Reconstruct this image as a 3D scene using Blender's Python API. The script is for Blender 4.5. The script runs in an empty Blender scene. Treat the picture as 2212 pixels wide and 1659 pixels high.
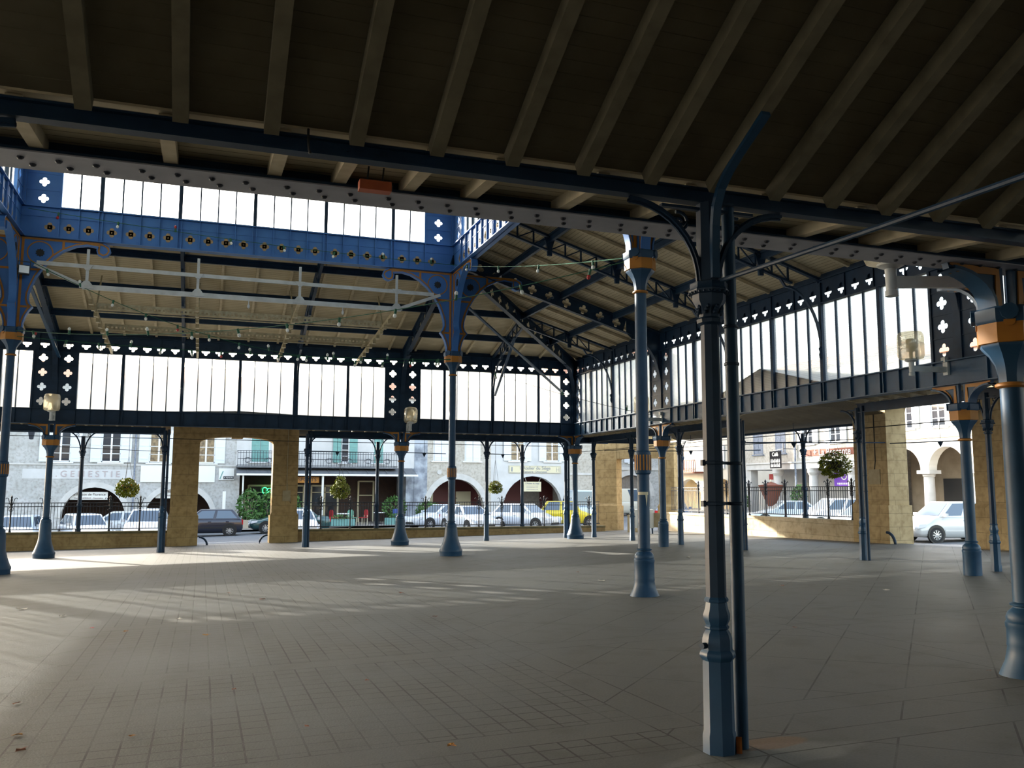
import bpy, bmesh, math, random
from mathutils import Vector, Matrix
PI = math.pi
SKY_STRENGTH, SUN_STRENGTH, EXPOSURE = .47, 8.5, 1.3
rnd = random.Random(7)
col = bpy.context.scene.collection
sc = bpy.context.scene

# ------------------------------------------------------------------ camera
FPX, PIT, ROL, YAW = 1882.2, 0.11731, 0.002747, 0.33884
EYE = Vector((0, 0, 1.65))
def axes():
    cy, sy = math.cos(YAW), math.sin(YAW)
    fw = Vector((sy * math.cos(PIT), cy * math.cos(PIT), math.sin(PIT)))
    rt = Vector((cy, -sy, 0)); up = rt.cross(fw)
    c, s = math.cos(ROL), math.sin(ROL)
    return c * rt + s * up, -s * rt + c * up, fw
RT, UP, FW = axes()
def ray(x, y): return FW * FPX + RT * (x - 1106) - UP * (y - 829.5)
def atY(x, y, Y): d = ray(x, y); return EYE + d * (Y / d.y)      # a measured point of the photo on the plane Y
def atX(x, y, X): d = ray(x, y); return EYE + d * (X / d.x)
cd = bpy.data.cameras.new('camera'); co = bpy.data.objects.new('camera', cd); col.objects.link(co)
cd.sensor_width = 36; cd.sensor_fit = 'HORIZONTAL'; cd.lens = 36 * FPX / 2212; cd.clip_start = .05; cd.clip_end = 500
co.matrix_world = Matrix(((RT.x, UP.x, -FW.x, EYE.x), (RT.y, UP.y, -FW.y, EYE.y), (RT.z, UP.z, -FW.z, EYE.z), (0, 0, 0, 1)))
sc.camera = co

def fl(x, y): return .0163 * x - .0194 * y             # the hall floor slopes gently
def street(x, y): return -.77 + .0163 * x - .005 * y
def floor_at(px, py):
    d = ray(px, py); t = -1.65 / (d.z - .0163 * d.x + .0194 * d.y); return EYE + d * t

# ------------------------------------------------------------------ mesh builder
class MB:
    def __init__(s): s.v = []; s.f = []; s.M = None; s.mi = 0; s.fm = []
    def add(s, vs, fs):
        n = len(s.v)
        if s.M: vs = [s.M @ Vector(p) for p in vs]
        s.v += [tuple(p) for p in vs]; s.f += [tuple(i + n for i in f) for f in fs]; s.fm += [s.mi] * len(fs); return s
    def box(s, x0, y0, z0, x1, y1, z1):
        x0, x1 = min(x0, x1), max(x0, x1); y0, y1 = min(y0, y1), max(y0, y1); z0, z1 = min(z0, z1), max(z0, z1)
        return s.add([(x0,y0,z0),(x1,y0,z0),(x1,y1,z0),(x0,y1,z0),(x0,y0,z1),(x1,y0,z1),(x1,y1,z1),(x0,y1,z1)],
                     [(3,2,1,0),(4,5,6,7),(0,1,5,4),(1,2,6,5),(2,3,7,6),(3,0,4,7)])
    def cbox(s, c, d): return s.box(c[0]-d[0]/2, c[1]-d[1]/2, c[2]-d[2]/2, c[0]+d[0]/2, c[1]+d[1]/2, c[2]+d[2]/2)
    def bar(s, a, b, w, h, up=(0, 0, 1)):                # straight rectangular bar
        a, b = Vector(a), Vector(b); t = (b - a).normalized(); u = Vector(up)
        if abs(t.dot(u)) > .98: u = Vector((0, 1, 0)) if abs(t.y) < .9 else Vector((1, 0, 0))
        r = t.cross(u).normalized(); u = r.cross(t); r *= w / 2; u *= h / 2
        return s.add([a-r-u, a+r-u, a+r+u, a-r+u, b-r-u, b+r-u, b+r+u, b-r+u],
                     [(0,1,2,3),(7,6,5,4),(0,4,5,1),(1,5,6,2),(2,6,7,3),(3,7,4,0)])
    def tube(s, pts, r, n=8, cap=True):
        pts = [Vector(p) for p in pts]; rs = r if isinstance(r, (list, tuple)) else [r] * len(pts)
        vs = []; fs = []; ref = None
        for i, p in enumerate(pts):
            t = (pts[min(i+1, len(pts)-1)] - pts[max(i-1, 0)]).normalized()
            if ref is None or abs(t.dot(ref)) > .99: ref = Vector((0,0,1)) if abs(t.z) < .9 else Vector((1,0,0))
            a = t.cross(ref).normalized(); b = a.cross(t)
            vs += [p + rs[i] * (math.cos(2*PI*k/n) * a + math.sin(2*PI*k/n) * b) for k in range(n)]
        for i in range(len(pts) - 1):
            for k in range(n):
                k2 = (k + 1) % n; fs.append((i*n+k, (i+1)*n+k, (i+1)*n+k2, i*n+k2))
        if cap: fs += [tuple(range(n)), tuple(range((len(pts)-1)*n + n - 1, (len(pts)-1)*n - 1, -1))]
        return s.add(vs, fs)
    def lathe(s, prof, n=16, c=(0, 0), rot=0, cap=True):
        vs = []; fs = []
        for r, z in prof: vs += [(c[0] + r*math.cos(rot+2*PI*k/n), c[1] + r*math.sin(rot+2*PI*k/n), z) for k in range(n)]
        for i in range(len(prof)-1):
            for k in range(n):
                k2 = (k+1) % n; fs.append((i*n+k, i*n+k2, (i+1)*n+k2, (i+1)*n+k))
        if cap: fs += [tuple(range(n-1, -1, -1)), tuple(range((len(prof)-1)*n, len(prof)*n))]
        return s.add(vs, fs)
    def prism(s, poly, o, u, w, d):                      # polygon in the (u, w) plane at o, thickened along d
        o, u, w, d = Vector(o), Vector(u), Vector(w), Vector(d); n = len(poly)
        if u.cross(w).dot(d) < 0: poly = poly[::-1]
        A = [o + u*a + w*b for a, b in poly]; B = [p + d for p in A]
        return s.add(A + B, [tuple(range(n-1, -1, -1)), tuple(range(n, 2*n))] + [(i, (i+1) % n, n+(i+1) % n, n+i) for i in range(n)])
    def ribbon(s, pts, o, u, w, d, width, closed=False): # flat strap following a line, thickened along d
        o, u, w, d = Vector(o), Vector(u), Vector(w), Vector(d)
        P = [Vector((a, b, 0)) for a, b in pts]; n = len(P); L = []; R = []
        for i, p in enumerate(P):
            a = P[i-1] if (i > 0 or closed) else p; b = P[(i+1) % n] if (i < n-1 or closed) else p
            t = (b - a).normalized(); nn = Vector((-t.y, t.x, 0)) * width / 2; L.append(p + nn); R.append(p - nn)
        f = lambda q: o + u*q.x + w*q.y
        vs = [f(q) for q in L] + [f(q) for q in R] + [f(q) + d for q in L] + [f(q) + d for q in R]; fs = []
        for i in range(n if closed else n-1):
            j = (i+1) % n
            fs += [(i, j, n+j, n+i), (2*n+i, 3*n+i, 3*n+j, 2*n+j), (i, 2*n+i, 2*n+j, j), (n+i, n+j, 3*n+j, 3*n+i)]
        return s.add(vs, fs)
    def sphere(s, c, r, n=10, m=6, sz=1):
        return s.lathe([(max(1e-4, r*math.sin(PI*i/m)), c[2] - r*sz*math.cos(PI*i/m)) for i in range(m+1)], n, (c[0], c[1]), 0, False)
    def pierced(s, x0, z0, x1, z1, r, y0, y1, cx=None, cz=None, N=32):   # plate in xz with a quatrefoil hole
        cx = (x0+x1)/2 if cx is None else cx; cz = (z0+z1)/2 if cz is None else cz
        a0 = .60 * r; rr = .44 * r; H = []; Q = []
        for k in range(N):
            a = 2*PI*k/N + PI/4; c, sn = math.cos(a), math.sin(a)
            b = (a + PI/4) % (PI/2) - PI/4                # angle to nearest lobe axis
            q = rr*rr - (a0*math.sin(b))**2
            rad = a0*math.cos(b) + math.sqrt(max(q, 0)) if q > 0 else .55 * r
            H.append((cx + rad*c, cz + rad*sn))
            q4, t = divmod(k, N//4); t /= N//4; CR = [(x1, z1), (x0, z1), (x0, z0), (x1, z0)]; A, B = CR[q4], CR[(q4+1) % 4]
            Q.append((A[0] + (B[0]-A[0])*t, A[1] + (B[1]-A[1])*t))
        vs = [(a, y0, b) for a, b in H] + [(a, y0, b) for a, b in Q] + [(a, y1, b) for a, b in H] + [(a, y1, b) for a, b in Q]; fs = []
        for k in range(N):
            j = (k+1) % N; fs += [(k, N+k, N+j, j), (2*N+k, 2*N+j, 3*N+j, 3*N+k), (k, j, 2*N+j, 2*N+k)]
        return s.add(vs, fs)
    def build(s, name, mat, parent=None, smooth=True, ang=32):
        me = bpy.data.meshes.new(name); me.from_pydata(s.v, [], s.f)
        if s.mi: me.polygons.foreach_set('material_index', s.fm)
        me.validate()
        bm = bmesh.new(); bm.from_mesh(me); bmesh.ops.recalc_face_normals(bm, faces=bm.faces); bm.to_mesh(me); bm.free()
        for m_ in (mat if isinstance(mat, (list, tuple)) else [mat]): me.materials.append(m_)
        if smooth:
            me.shade_smooth(); me.set_sharp_from_angle(angle=math.radians(ang))
        o = bpy.data.objects.new(name, me); col.objects.link(o)
        if parent: o.parent = parent
        return o
def tag(o, label=None, cat=None, group=None, kind=None):
    if label: o['label'] = label
    if cat: o['category'] = cat
    if group: o['group'] = group
    if kind: o['kind'] = kind
    return o
def thing(name, label, cat, loc=(0, 0, 0), rz=0, group=None, kind=None):
    o = bpy.data.objects.new(name, None); col.objects.link(o); o.location = loc; o.rotation_euler = (0, 0, rz); o.empty_display_size = .1
    return tag(o, label, cat, group, kind)
def struct(name, mb, mat, parent=None, label=None):
    o = mb.build(name, mat, parent); o['kind'] = 'structure'
    if label: o['label'] = label
    return o
def dup(root, loc, rz=None, label=None, group=None):
    r = root.copy(); col.objects.link(r); r.location = loc
    if rz is not None: r.rotation_euler = (0, 0, rz)
    if label: r['label'] = label
    if group: r['group'] = group
    for ch in root.children:
        c = ch.copy(); col.objects.link(c); c.parent = r
        for g in ch.children:
            d = g.copy(); col.objects.link(d); d.parent = c
    return r
def text(body, mat, parent, loc, size, rot, name='lettering', ex=.004, align='CENTER'):
    c = bpy.data.curves.new(name, 'FONT'); c.body = body; c.size = size; c.extrude = ex; c.align_x = align; c.align_y = 'CENTER'
    tmp = bpy.data.objects.new('tmp', c); me = bpy.data.meshes.new_from_object(tmp); bpy.data.objects.remove(tmp); bpy.data.curves.remove(c)
    me.name = name; me.materials.clear(); me.materials.append(mat); o = bpy.data.objects.new(name, me); col.objects.link(o); o.parent = parent; o.location = loc; o.rotation_euler = rot
    return o

# ------------------------------------------------------------------ materials
def new_mat(name):
    m = bpy.data.materials.new(name); m.use_nodes = True; nt = m.node_tree; b = nt.nodes['Principled BSDF']; return m, nt, b
def noise_mix(nt, c0, c1, scale, detail=4, lo=.35, hi=.65, vec=None):
    n = nt.nodes.new('ShaderNodeTexNoise'); n.inputs['Scale'].default_value = scale; n.inputs['Detail'].default_value = detail
    if vec: nt.links.new(vec, n.inputs['Vector'])
    r = nt.nodes.new('ShaderNodeValToRGB'); e = r.color_ramp.elements
    e[0].position = lo; e[1].position = hi; e[0].color = (*c0, 1); e[1].color = (*c1, 1)
    nt.links.new(n.outputs['Fac'], r.inputs['Fac']); return n, r
def geo_pos(nt):
    g = nt.nodes.new('ShaderNodeNewGeometry'); return g.outputs['Position']
def mat(name, c, rough=.6, metal=0, c2=None, scale=3, bump=0, spec=.5, lo=.35, hi=.65):
    m, nt, b = new_mat(name)
    b.inputs['Roughness'].default_value = rough; b.inputs['Metallic'].default_value = metal; b.inputs['Specular IOR Level'].default_value = spec
    b.inputs['Base Color'].default_value = (*c, 1)
    if c2:
        n, r = noise_mix(nt, c, c2, scale, 5, lo, hi, geo_pos(nt)); nt.links.new(r.outputs['Color'], b.inputs['Base Color'])
        if bump:
            bp = nt.nodes.new('ShaderNodeBump'); bp.inputs['Strength'].default_value = bump; bp.inputs['Distance'].default_value = .02
            nt.links.new(n.outputs['Fac'], bp.inputs['Height']); nt.links.new(bp.outputs['Normal'], b.inputs['Normal'])
    return m
class NX:                                                # little expression helper for shader math
    def __init__(s, nt, sock): s.nt = nt; s.k = sock
    def op(s, o, *a):
        n = s.nt.nodes.new('ShaderNodeMath'); n.operation = o; s.nt.links.new(s.k, n.inputs[0])
        for i, x in enumerate(a):
            if isinstance(x, NX): s.nt.links.new(x.k, n.inputs[i+1])
            else: n.inputs[i+1].default_value = x
        return NX(s.nt, n.outputs[0])
    def __add__(s, a): return s.op('ADD', a)
    def __sub__(s, a): return s.op('SUBTRACT', a)
    def __mul__(s, a): return s.op('MULTIPLY', a)
    def grid(s, pitch, off, w):                          # 1 near multiples of pitch
        return ((s - off) * (1/pitch)).op('FRACT').op('SUBTRACT', .5).op('ABSOLUTE').op('GREATER_THAN', .5 - w/2/pitch)
    def line(s, at, w): return (s - at).op('ABSOLUTE').op('LESS_THAN', w/2)
    def gt(s, a): return s.op('GREATER_THAN', a)
    def lt(s, a): return s.op('LESS_THAN', a)
    def max(s, a): return s.op('MAXIMUM', a)
def sep(nt, vec):
    n = nt.nodes.new('ShaderNodeSeparateXYZ'); nt.links.new(vec, n.inputs[0]); return [NX(nt, n.outputs[i]) for i in range(3)]
def mixrgb(nt, fac, a, b):
    n = nt.nodes.new('ShaderNodeMix'); n.data_type = 'RGBA'
    (nt.links.new(fac, n.inputs[0]) if not isinstance(fac, float) else setattr(n.inputs[0], 'default_value', fac))
    for sck, v in ((n.inputs[6], a), (n.inputs[7], b)):
        if isinstance(v, tuple): sck.default_value = (*v, 1)
        else: nt.links.new(v, sck)
    return n.outputs[2]
def plank_mat(name, c, c2, axis, pitch, rough=.75):      # painted boards running along one axis
    m, nt, b = new_mat(name); p = geo_pos(nt); x = sep(nt, p)[axis]
    n, r = noise_mix(nt, c, c2, 1.7, 5, .3, .7, p)
    seam = x.grid(pitch, 0, .012)
    bid = (x * (1/pitch)).op('FLOOR'); wn = nt.nodes.new('ShaderNodeTexWhiteNoise'); wn.noise_dimensions = '1D'; nt.links.new(bid.k, wn.inputs['W'])
    v = NX(nt, wn.outputs['Value']) * .25
    c1 = mixrgb(nt, v.k, r.outputs['Color'], tuple(q*.6 for q in c))
    nt.links.new(mixrgb(nt, (seam * .7).k, c1, (.06, .05, .035)), b.inputs['Base Color'])
    bp = nt.nodes.new('ShaderNodeBump'); bp.inputs['Strength'].default_value = .5; bp.inputs['Distance'].default_value = .01; bp.invert = True
    nt.links.new(seam.k, bp.inputs['Height']); nt.links.new(bp.outputs['Normal'], b.inputs['Normal'])
    b.inputs['Roughness'].default_value = rough; b.inputs['Specular IOR Level'].default_value = .25; return m
def stone_mat(name, c, c2, bx, bz, joint=(.10, .08, .05), swap=False, w=.012, sc_=1.3, jf=.6):   # coursed ashlar, mapped on horizontal run and height
    m, nt, b = new_mat(name); p = geo_pos(nt); X, Y, Z = sep(nt, p)
    run = X + Y if swap is None else (Y if swap else X)
    n, r = noise_mix(nt, c, c2, sc_, 7, .3, .7, p)
    row = (Z * (1/bz)).op('FLOOR'); off = (row * .5).op('FRACT') * bx
    j = Z.grid(bz, 0, w).max((run + off).grid(bx, 0, w))
    n2, r2 = noise_mix(nt, (1, 1, 1), (.55, .5, .45), 6, 6, .45, .75, p)
    mm = nt.nodes.new('ShaderNodeMix'); mm.data_type = 'RGBA'; mm.blend_type = 'MULTIPLY'; mm.inputs[0].default_value = .7
    nt.links.new(r.outputs['Color'], mm.inputs[6]); nt.links.new(r2.outputs['Color'], mm.inputs[7])
    nt.links.new(mixrgb(nt, (j * jf).k, mm.outputs[2], joint), b.inputs['Base Color'])
    bp = nt.nodes.new('ShaderNodeBump'); bp.inputs['Strength'].default_value = .5; bp.inputs['Distance'].default_value = .02
    nt.links.new(((NX(nt, n2.outputs['Fac']) * .5) - j).k, bp.inputs['Height']); nt.links.new(bp.outputs['Normal'], b.inputs['Normal'])
    b.inputs['Roughness'].default_value = .9; b.inputs['Specular IOR Level'].default_value = .2; return m

M = {}
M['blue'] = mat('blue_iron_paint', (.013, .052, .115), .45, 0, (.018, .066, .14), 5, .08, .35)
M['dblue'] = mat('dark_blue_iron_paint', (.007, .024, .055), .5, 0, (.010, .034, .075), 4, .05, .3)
M['lblue'] = mat('lantern_blue_paint', (.045, .15, .42), .5, 0, (.055, .175, .47), 3, 0, .3)
M['gold'] = mat('ochre_paint', (.42, .17, .014), .5, 0, (.36, .14, .012), 6)
M['hatch'] = mat('faded_ochre_paint', (.36, .25, .12), .6, 0, (.28, .20, .12), 20)
M['grey'] = mat('grey_flange_paint', (.30, .31, .36), .5, 0, (.36, .37, .42), 5)
M['rivet'] = mat('rivet_paint', (.02, .025, .04), .5)
M['rust'] = mat('rust', (.20, .05, .012), .9, 0, (.35, .11, .02), 14, .6)
M['white'] = mat('white_steel_paint', (.52, .55, .56), .5, 0, (.42, .44, .44), 4)
M['cream_steel'] = mat('cream_steel_paint', (.50, .44, .28), .55, 0, (.36, .29, .17), 8)
M['rafter'] = mat('pale_timber', (.58, .50, .35), .75, 0, (.46, .39, .26), 6, .1, .25)
M['plankX'] = plank_mat('pale_boards_along_x', (.60, .52, .36), (.48, .41, .27), 1, .11)
M['plankY'] = plank_mat('pale_boards_along_y', (.60, .52, .36), (.48, .41, .27), 0, .11)
M['tile'] = mat('roof_tile_top', (.30, .13, .07), .9)
M['dark'] = mat('near_black', (.012, .012, .013), .7)
M['black_iron'] = mat('black_iron', (.012, .016, .028), .5)
M['black'] = mat('black_plastic', (.01, .01, .01), .45)
M['sign_black'] = mat('matt_black_sign', (.012, .012, .014), 1, 0, spec=0)
M['green_cable'] = mat('green_cable', (.01, .10, .05), .5)
M['orange'] = mat('orange_plastic', (.55, .13, .05), .5, 0, (.45, .10, .04), 8)
M['plain_white'] = mat('white_paint', (.75, .75, .72), .6)
M['cream'] = mat('cream_paint', (.66, .60, .42), .6)
M['pier'] = stone_mat('ochre_ashlar', (.50, .36, .18), (.38, .27, .13), 1.1, .42)
M['pier_y'] = stone_mat('ochre_ashlar_side', (.52, .40, .23), (.40, .30, .165), 1.0, .42, swap=None)
M['lowwall'] = stone_mat('low_wall_stone', (.44, .32, .16), (.28, .19, .09), 1.2, .36)
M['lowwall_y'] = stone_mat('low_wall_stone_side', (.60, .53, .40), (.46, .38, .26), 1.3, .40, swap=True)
M['coping'] = mat('mossy_coping', (.17, .14, .07), .9, 0, (.10, .085, .04), 3, .3)
M['render_grey'] = stone_mat('pale_render', (.50, .50, .50), (.40, .40, .385), 1.3, .5, (.3, .29, .27), jf=.16, w=.02)
M['render_white'] = mat('white_render', (.60, .60, .60), .9, 0, (.52, .52, .52), 1.2, .1, .2)
M['render_stain'] = mat('stained_render', (.42, .46, .52), .9, 0, (.20, .22, .26), 1.4, .2, .2, .4, .6)
M['render_beige'] = stone_mat('beige_render', (.52, .49, .44), (.44, .41, .36), 1.1, .45, (.3, .27, .23), jf=.2, w=.02)
M['render_cream'] = mat('cream_render', (.75, .72, .66), .9, 0, (.68, .65, .58), 1, .1, .2)  # cream wall render, paler than the other house walls
M['render_yellow'] = mat('yellow_render', (.68, .56, .36), .9, 0, (.60, .48, .30), 1, .1, .2)
M['dressed'] = mat('dressed_stone', (.58, .57, .55), .9, 0, (.50, .49, .47), 2)
M['shutter_white'] = mat('white_shutter', (.66, .70, .76), .6)
M['shutter_green'] = mat('green_shutter', (.13, .30, .28), .6, 0, (.16, .34, .32), 5)
M['shutter_old'] = mat('weathered_shutter', (.26, .29, .35), .8, 0, (.15, .17, .22), 12)
M['frame_white'] = mat('white_window_frame', (.72, .74, .76), .5)
M['slate'] = mat('slate_roof', (.09, .095, .105), .6, 0, (.13, .135, .145), 6)
M['asphalt'] = mat('asphalt', (.11, .115, .125), .9, 0, (.15, .155, .16), 9, .2)
M['pavement'] = mat('pavement', (.33, .29, .25), .9, 0, (.26, .23, .20), 4, .1)
M['line'] = mat('road_paint', (.62, .62, .62), .8)
M['tyre'] = mat('tyre_rubber', (.012, .012, .013), .8)
M['hub'] = mat('alloy', (.55, .56, .58), .3, .7)
M['light_glass'] = mat('headlight', (.7, .72, .75), .1)
M['tail'] = mat('tail_light', (.45, .015, .02), .25)
M['wood_dark'] = mat('dark_shopfront', (.05, .022, .012), .7, 0, (.03, .015, .01), 4)
M['maroon'] = mat('maroon_joinery', (.10, .015, .014), .6)
M['door_wood'] = mat('grey_wood_door', (.22, .19, .165), .8, 0, (.17, .145, .125), 7)
M['inner_wall'] = mat('arcade_inner_wall', (.30, .24, .17), .9, 0, (.24, .19, .13), 2)
M['leaf'] = mat('basket_leaf', (.14, .19, .016), .6, 0, (.27, .28, .03), 9, 0, .3)
M['leaf_dark'] = mat('shrub_leaf', (.03, .085, .018), .6, 0, (.07, .15, .03), 9, 0, .3)
M['flower'] = mat('orange_flower', (.5, .08, .02), .6)
M['terracotta'] = mat('terracotta', (.20, .09, .05), .8)
M['planter'] = mat('pale_planter', (.42, .36, .28), .8)
M['electric'] = mat('beige_cabinet', (.40, .34, .22), .6, 0, (.34, .28, .17), 6)
M['red'] = mat('red_seat', (.35, .02, .025), .6)
M['greenchair'] = mat('green_seat', (.12, .30, .22), .6)
M['blue_barrel'] = mat('blue_barrel', (.02, .05, .22), .5)
M['brown_letter'] = mat('faded_brown_letter', (.44, .37, .37), .9)
M['purple'] = mat('purple_banner', (.16, .045, .42), .6)
M['greenband'] = mat('green_banner', (.14, .42, .12), .6)
M['umbrella'] = mat('brown_umbrella', (.16, .05, .03), .8)
M['autumn'] = mat('autumn_leaf', (.45, .22, .03), .8, 0, (.26, .09, .015), 30)
M['autumn_red'] = mat('red_brown_leaf', (.16, .05, .03), .8, 0, (.24, .09, .04), 30)
M['paper'] = mat('paper_scrap', (.6, .57, .5), .8)
M['pink'] = mat('pink_scrap', (.65, .12, .16), .6)
def emis(name, c, s):
    m, nt, b = new_mat(name); b.inputs['Base Color'].default_value = (*c, 1); b.inputs['Emission Color'].default_value = (*c, 1); b.inputs['Emission Strength'].default_value = s; return m
M['neon'] = emis('green_neon', (.05, .9, .25), 1.5)
def glass_mat(name, tint, dark, rough=.05, transp=.5):   # dark window pane: sees in a little, mirrors the sky
    m, nt, b = new_mat(name); b.inputs['Base Color'].default_value = (*dark, 1); b.inputs['Roughness'].default_value = rough
    b.inputs['Specular IOR Level'].default_value = .8; return m
M['pane_dark'] = glass_mat('window_pane', None, (.03, .035, .045))
M['car_glass'] = glass_mat('car_glass', None, (.06, .095, .14))
M['pane_warm'] = mat('curtained_pane', (.30, .22, .13), .25, 0, (.12, .09, .06), 5)
def sheet_mat(name, tr, tl, g=.08, ribs=0, blur=.0):              # glazing sheet: part clear, part milky
    m, nt, b = new_mat(name); out = nt.nodes['Material Output']; nt.nodes.remove(b); p = geo_pos(nt)
    t = nt.nodes.new('ShaderNodeBsdfTransparent'); l = nt.nodes.new('ShaderNodeBsdfTranslucent'); gl = nt.nodes.new('ShaderNodeBsdfGlossy'); gl.inputs['Roughness'].default_value = .25
    t.inputs['Color'].default_value = (.93, .95, .96, 1)
    n, r = noise_mix(nt, (tl*.86, tl*.86, tl*.84), (tl, tl, tl), 1.2, 5, .3, .7, p); nt.links.new(r.outputs['Color'], l.inputs['Color'])
    gl.inputs['Color'].default_value = (.8, .85, .9, 1)
    a = nt.nodes.new('ShaderNodeMixShader'); c = nt.nodes.new('ShaderNodeMixShader'); a.inputs[0].default_value = 1 - tr; c.inputs[0].default_value = g
    if ribs:
        Z = sep(nt, p)[2]; nt.links.new(((Z.grid(.045, 0, .02) * -ribs) + (1 - tr)).k, a.inputs[0])
    rf = nt.nodes.new('ShaderNodeBsdfRefraction'); rf.inputs['Roughness'].default_value = .30; rf.inputs['IOR'].default_value = 1.15; rf.inputs['Color'].default_value = (.95, .96, .97, 1)
    e = nt.nodes.new('ShaderNodeMixShader'); e.inputs[0].default_value = blur
    nt.links.new(t.outputs[0], a.inputs[1]); nt.links.new(l.outputs[0], a.inputs[2]); nt.links.new(a.outputs[0], e.inputs[1]); nt.links.new(rf.outputs[0], e.inputs[2])
    nt.links.new(e.outputs[0], c.inputs[1]); nt.links.new(gl.outputs[0], c.inputs[2])
    nt.links.new(c.outputs[0], out.inputs[0]); return m
M['sheet'] = sheet_mat('milky_glazing_sheet', .64, .42, .06, 0, .2)
M['sheet_ribbed'] = sheet_mat('ribbed_glazing_sheet', .66, .5, .06, -.18, .2)
M['clear_sheet'] = sheet_mat('clear_lantern_glazing', .8, .85, .04)
def acrylic():
    m, nt, b = new_mat('smoky_acrylic'); out = nt.nodes['Material Output']; nt.nodes.remove(b)
    t = nt.nodes.new('ShaderNodeBsdfTransparent'); l = nt.nodes.new('ShaderNodeBsdfTranslucent'); d = nt.nodes.new('ShaderNodeBsdfGlossy'); d.inputs['Roughness'].default_value = .08
    t.inputs['Color'].default_value = (.93, .87, .76, 1); l.inputs['Color'].default_value = (1, .93, .74, 1)
    a = nt.nodes.new('ShaderNodeMixShader'); a.inputs[0].default_value = .28; c = nt.nodes.new('ShaderNodeMixShader'); c.inputs[0].default_value = .1
    nt.links.new(t.outputs[0], a.inputs[1]); nt.links.new(l.outputs[0], a.inputs[2]); nt.links.new(a.outputs[0], c.inputs[1]); nt.links.new(d.outputs[0], c.inputs[2]); nt.links.new(c.outputs[0], out.inputs[0]); return m
M['acrylic'] = acrylic()
M['bulb'] = mat('frosted_bulb', (.8, .82, .78), .15)
M['redbulb'] = mat('red_bulb', (.4, .03, .03), .2)

# paved floor: orthogonal 20 cm tiles in the middle strip, diagonal slabs elsewhere, bands on the column grid
def floor_mat():
    m, nt, b = new_mat('hall_paving'); p = geo_pos(nt); X, Y, Z = sep(nt, p)
    infield = X.gt(-1.2) * X.lt(3.12); J = .016
    tiles = X.grid(.2, .14, J).max(Y.grid(.2, .15, J)) * infield
    band = None
    for y in (4.9, 5.25, 5.7, 6.05, 9.15, 9.5, 13.0, 13.35, 16.4, 16.75, 20.6, 20.95, 25.1, 25.45, 28.6, 32.2, 32.6):
        l = Y.line(y, J); band = l if band is None else band.max(l)
    for x in (-1.2, -1.55, 3.12, 3.47, 7.0, 7.35, 14.0): band = band.max(X.line(x, J))
    inband = None
    for y in (4.9, 5.7, 9.15, 13.0, 16.4, 20.6, 25.1):
        q = Y.gt(y) * Y.lt(y + .35); inband = q if inband is None else inband.max(q)
    D = (Y - X); S = (Y + X)
    diag = D.grid(1.03, .40, J*1.4).max(S.grid(2.06, .9, J*1.4))
    notin = (infield * -1) + 1; nb = (inband * -1) + 1
    lines = (tiles * nb).max(diag * notin * nb).max(band)
    # straight joints wobble and break here and there
    nn, rr = noise_mix(nt, (0, 0, 0), (1, 1, 1), 1.1, 3, .42, .55, p); keep = NX(nt, rr.outputs['Color']) * .55 + .45
    lines = lines * keep
    n1, r1 = noise_mix(nt, (.090, .092, .089), (.130, .131, .124), .55, 7, .3, .7, p)
    n2, r2 = noise_mix(nt, (1, 1, 1), (.62, .58, .5), 2.3, 6, .52, .75, p)
    mm = nt.nodes.new('ShaderNodeMix'); mm.data_type = 'RGBA'; mm.blend_type = 'MULTIPLY'; mm.inputs[0].default_value = .6
    nt.links.new(r1.outputs['Color'], mm.inputs[6]); nt.links.new(r2.outputs['Color'], mm.inputs[7])
    def blob(cx, cy, rx, ry, w):
        q = ((X - cx) * (1/rx)).op('POWER', 2.0) if 0 else ((X - cx) * (1/rx)) * ((X - cx) * (1/rx)) + ((Y - cy) * (1/ry)) * ((Y - cy) * (1/ry))
        return ((q + (NX(nt, n2.outputs['Fac']) * 1.1)) * -1 + 1.55).op('MULTIPLY', 3.0).op('MINIMUM', 1.0).op('MAXIMUM', 0.0) * w
    cem = blob(3.45, 4.90, .75, .24, .45); rus = blob(3.62, 5.12, .34, .13, .6)
    n3, r3 = noise_mix(nt, (.9, .9, .9), (1.1, 1.1, 1.08), 60, 2, .3, .7, p)
    m3 = nt.nodes.new('ShaderNodeMix'); m3.data_type = 'RGBA'; m3.blend_type = 'MULTIPLY'; m3.inputs[0].default_value = 1
    nt.links.new(mixrgb(nt, rus.k, mixrgb(nt, cem.k, mm.outputs[2], (.25, .26, .26)), (.20, .11, .05)), m3.inputs[6]); nt.links.new(r3.outputs['Color'], m3.inputs[7])
    nt.links.new(mixrgb(nt, (lines * .85).k, m3.outputs[2], (.022, .02, .018)), b.inputs['Base Color'])
    bp = nt.nodes.new('ShaderNodeBump'); bp.inputs['Strength'].default_value = .6; bp.inputs['Distance'].default_value = .012
    nt.links.new(((NX(nt, n3.outputs['Fac']) * .25) - lines).k, bp.inputs['Height']); nt.links.new(bp.outputs['Normal'], b.inputs['Normal'])
    rg = NX(nt, n1.outputs['Fac']) * .35 + .42; nt.links.new(rg.k, b.inputs['Roughness']); b.inputs['Specular IOR Level'].default_value = .4
    return m
M['floor'] = floor_mat()
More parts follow.
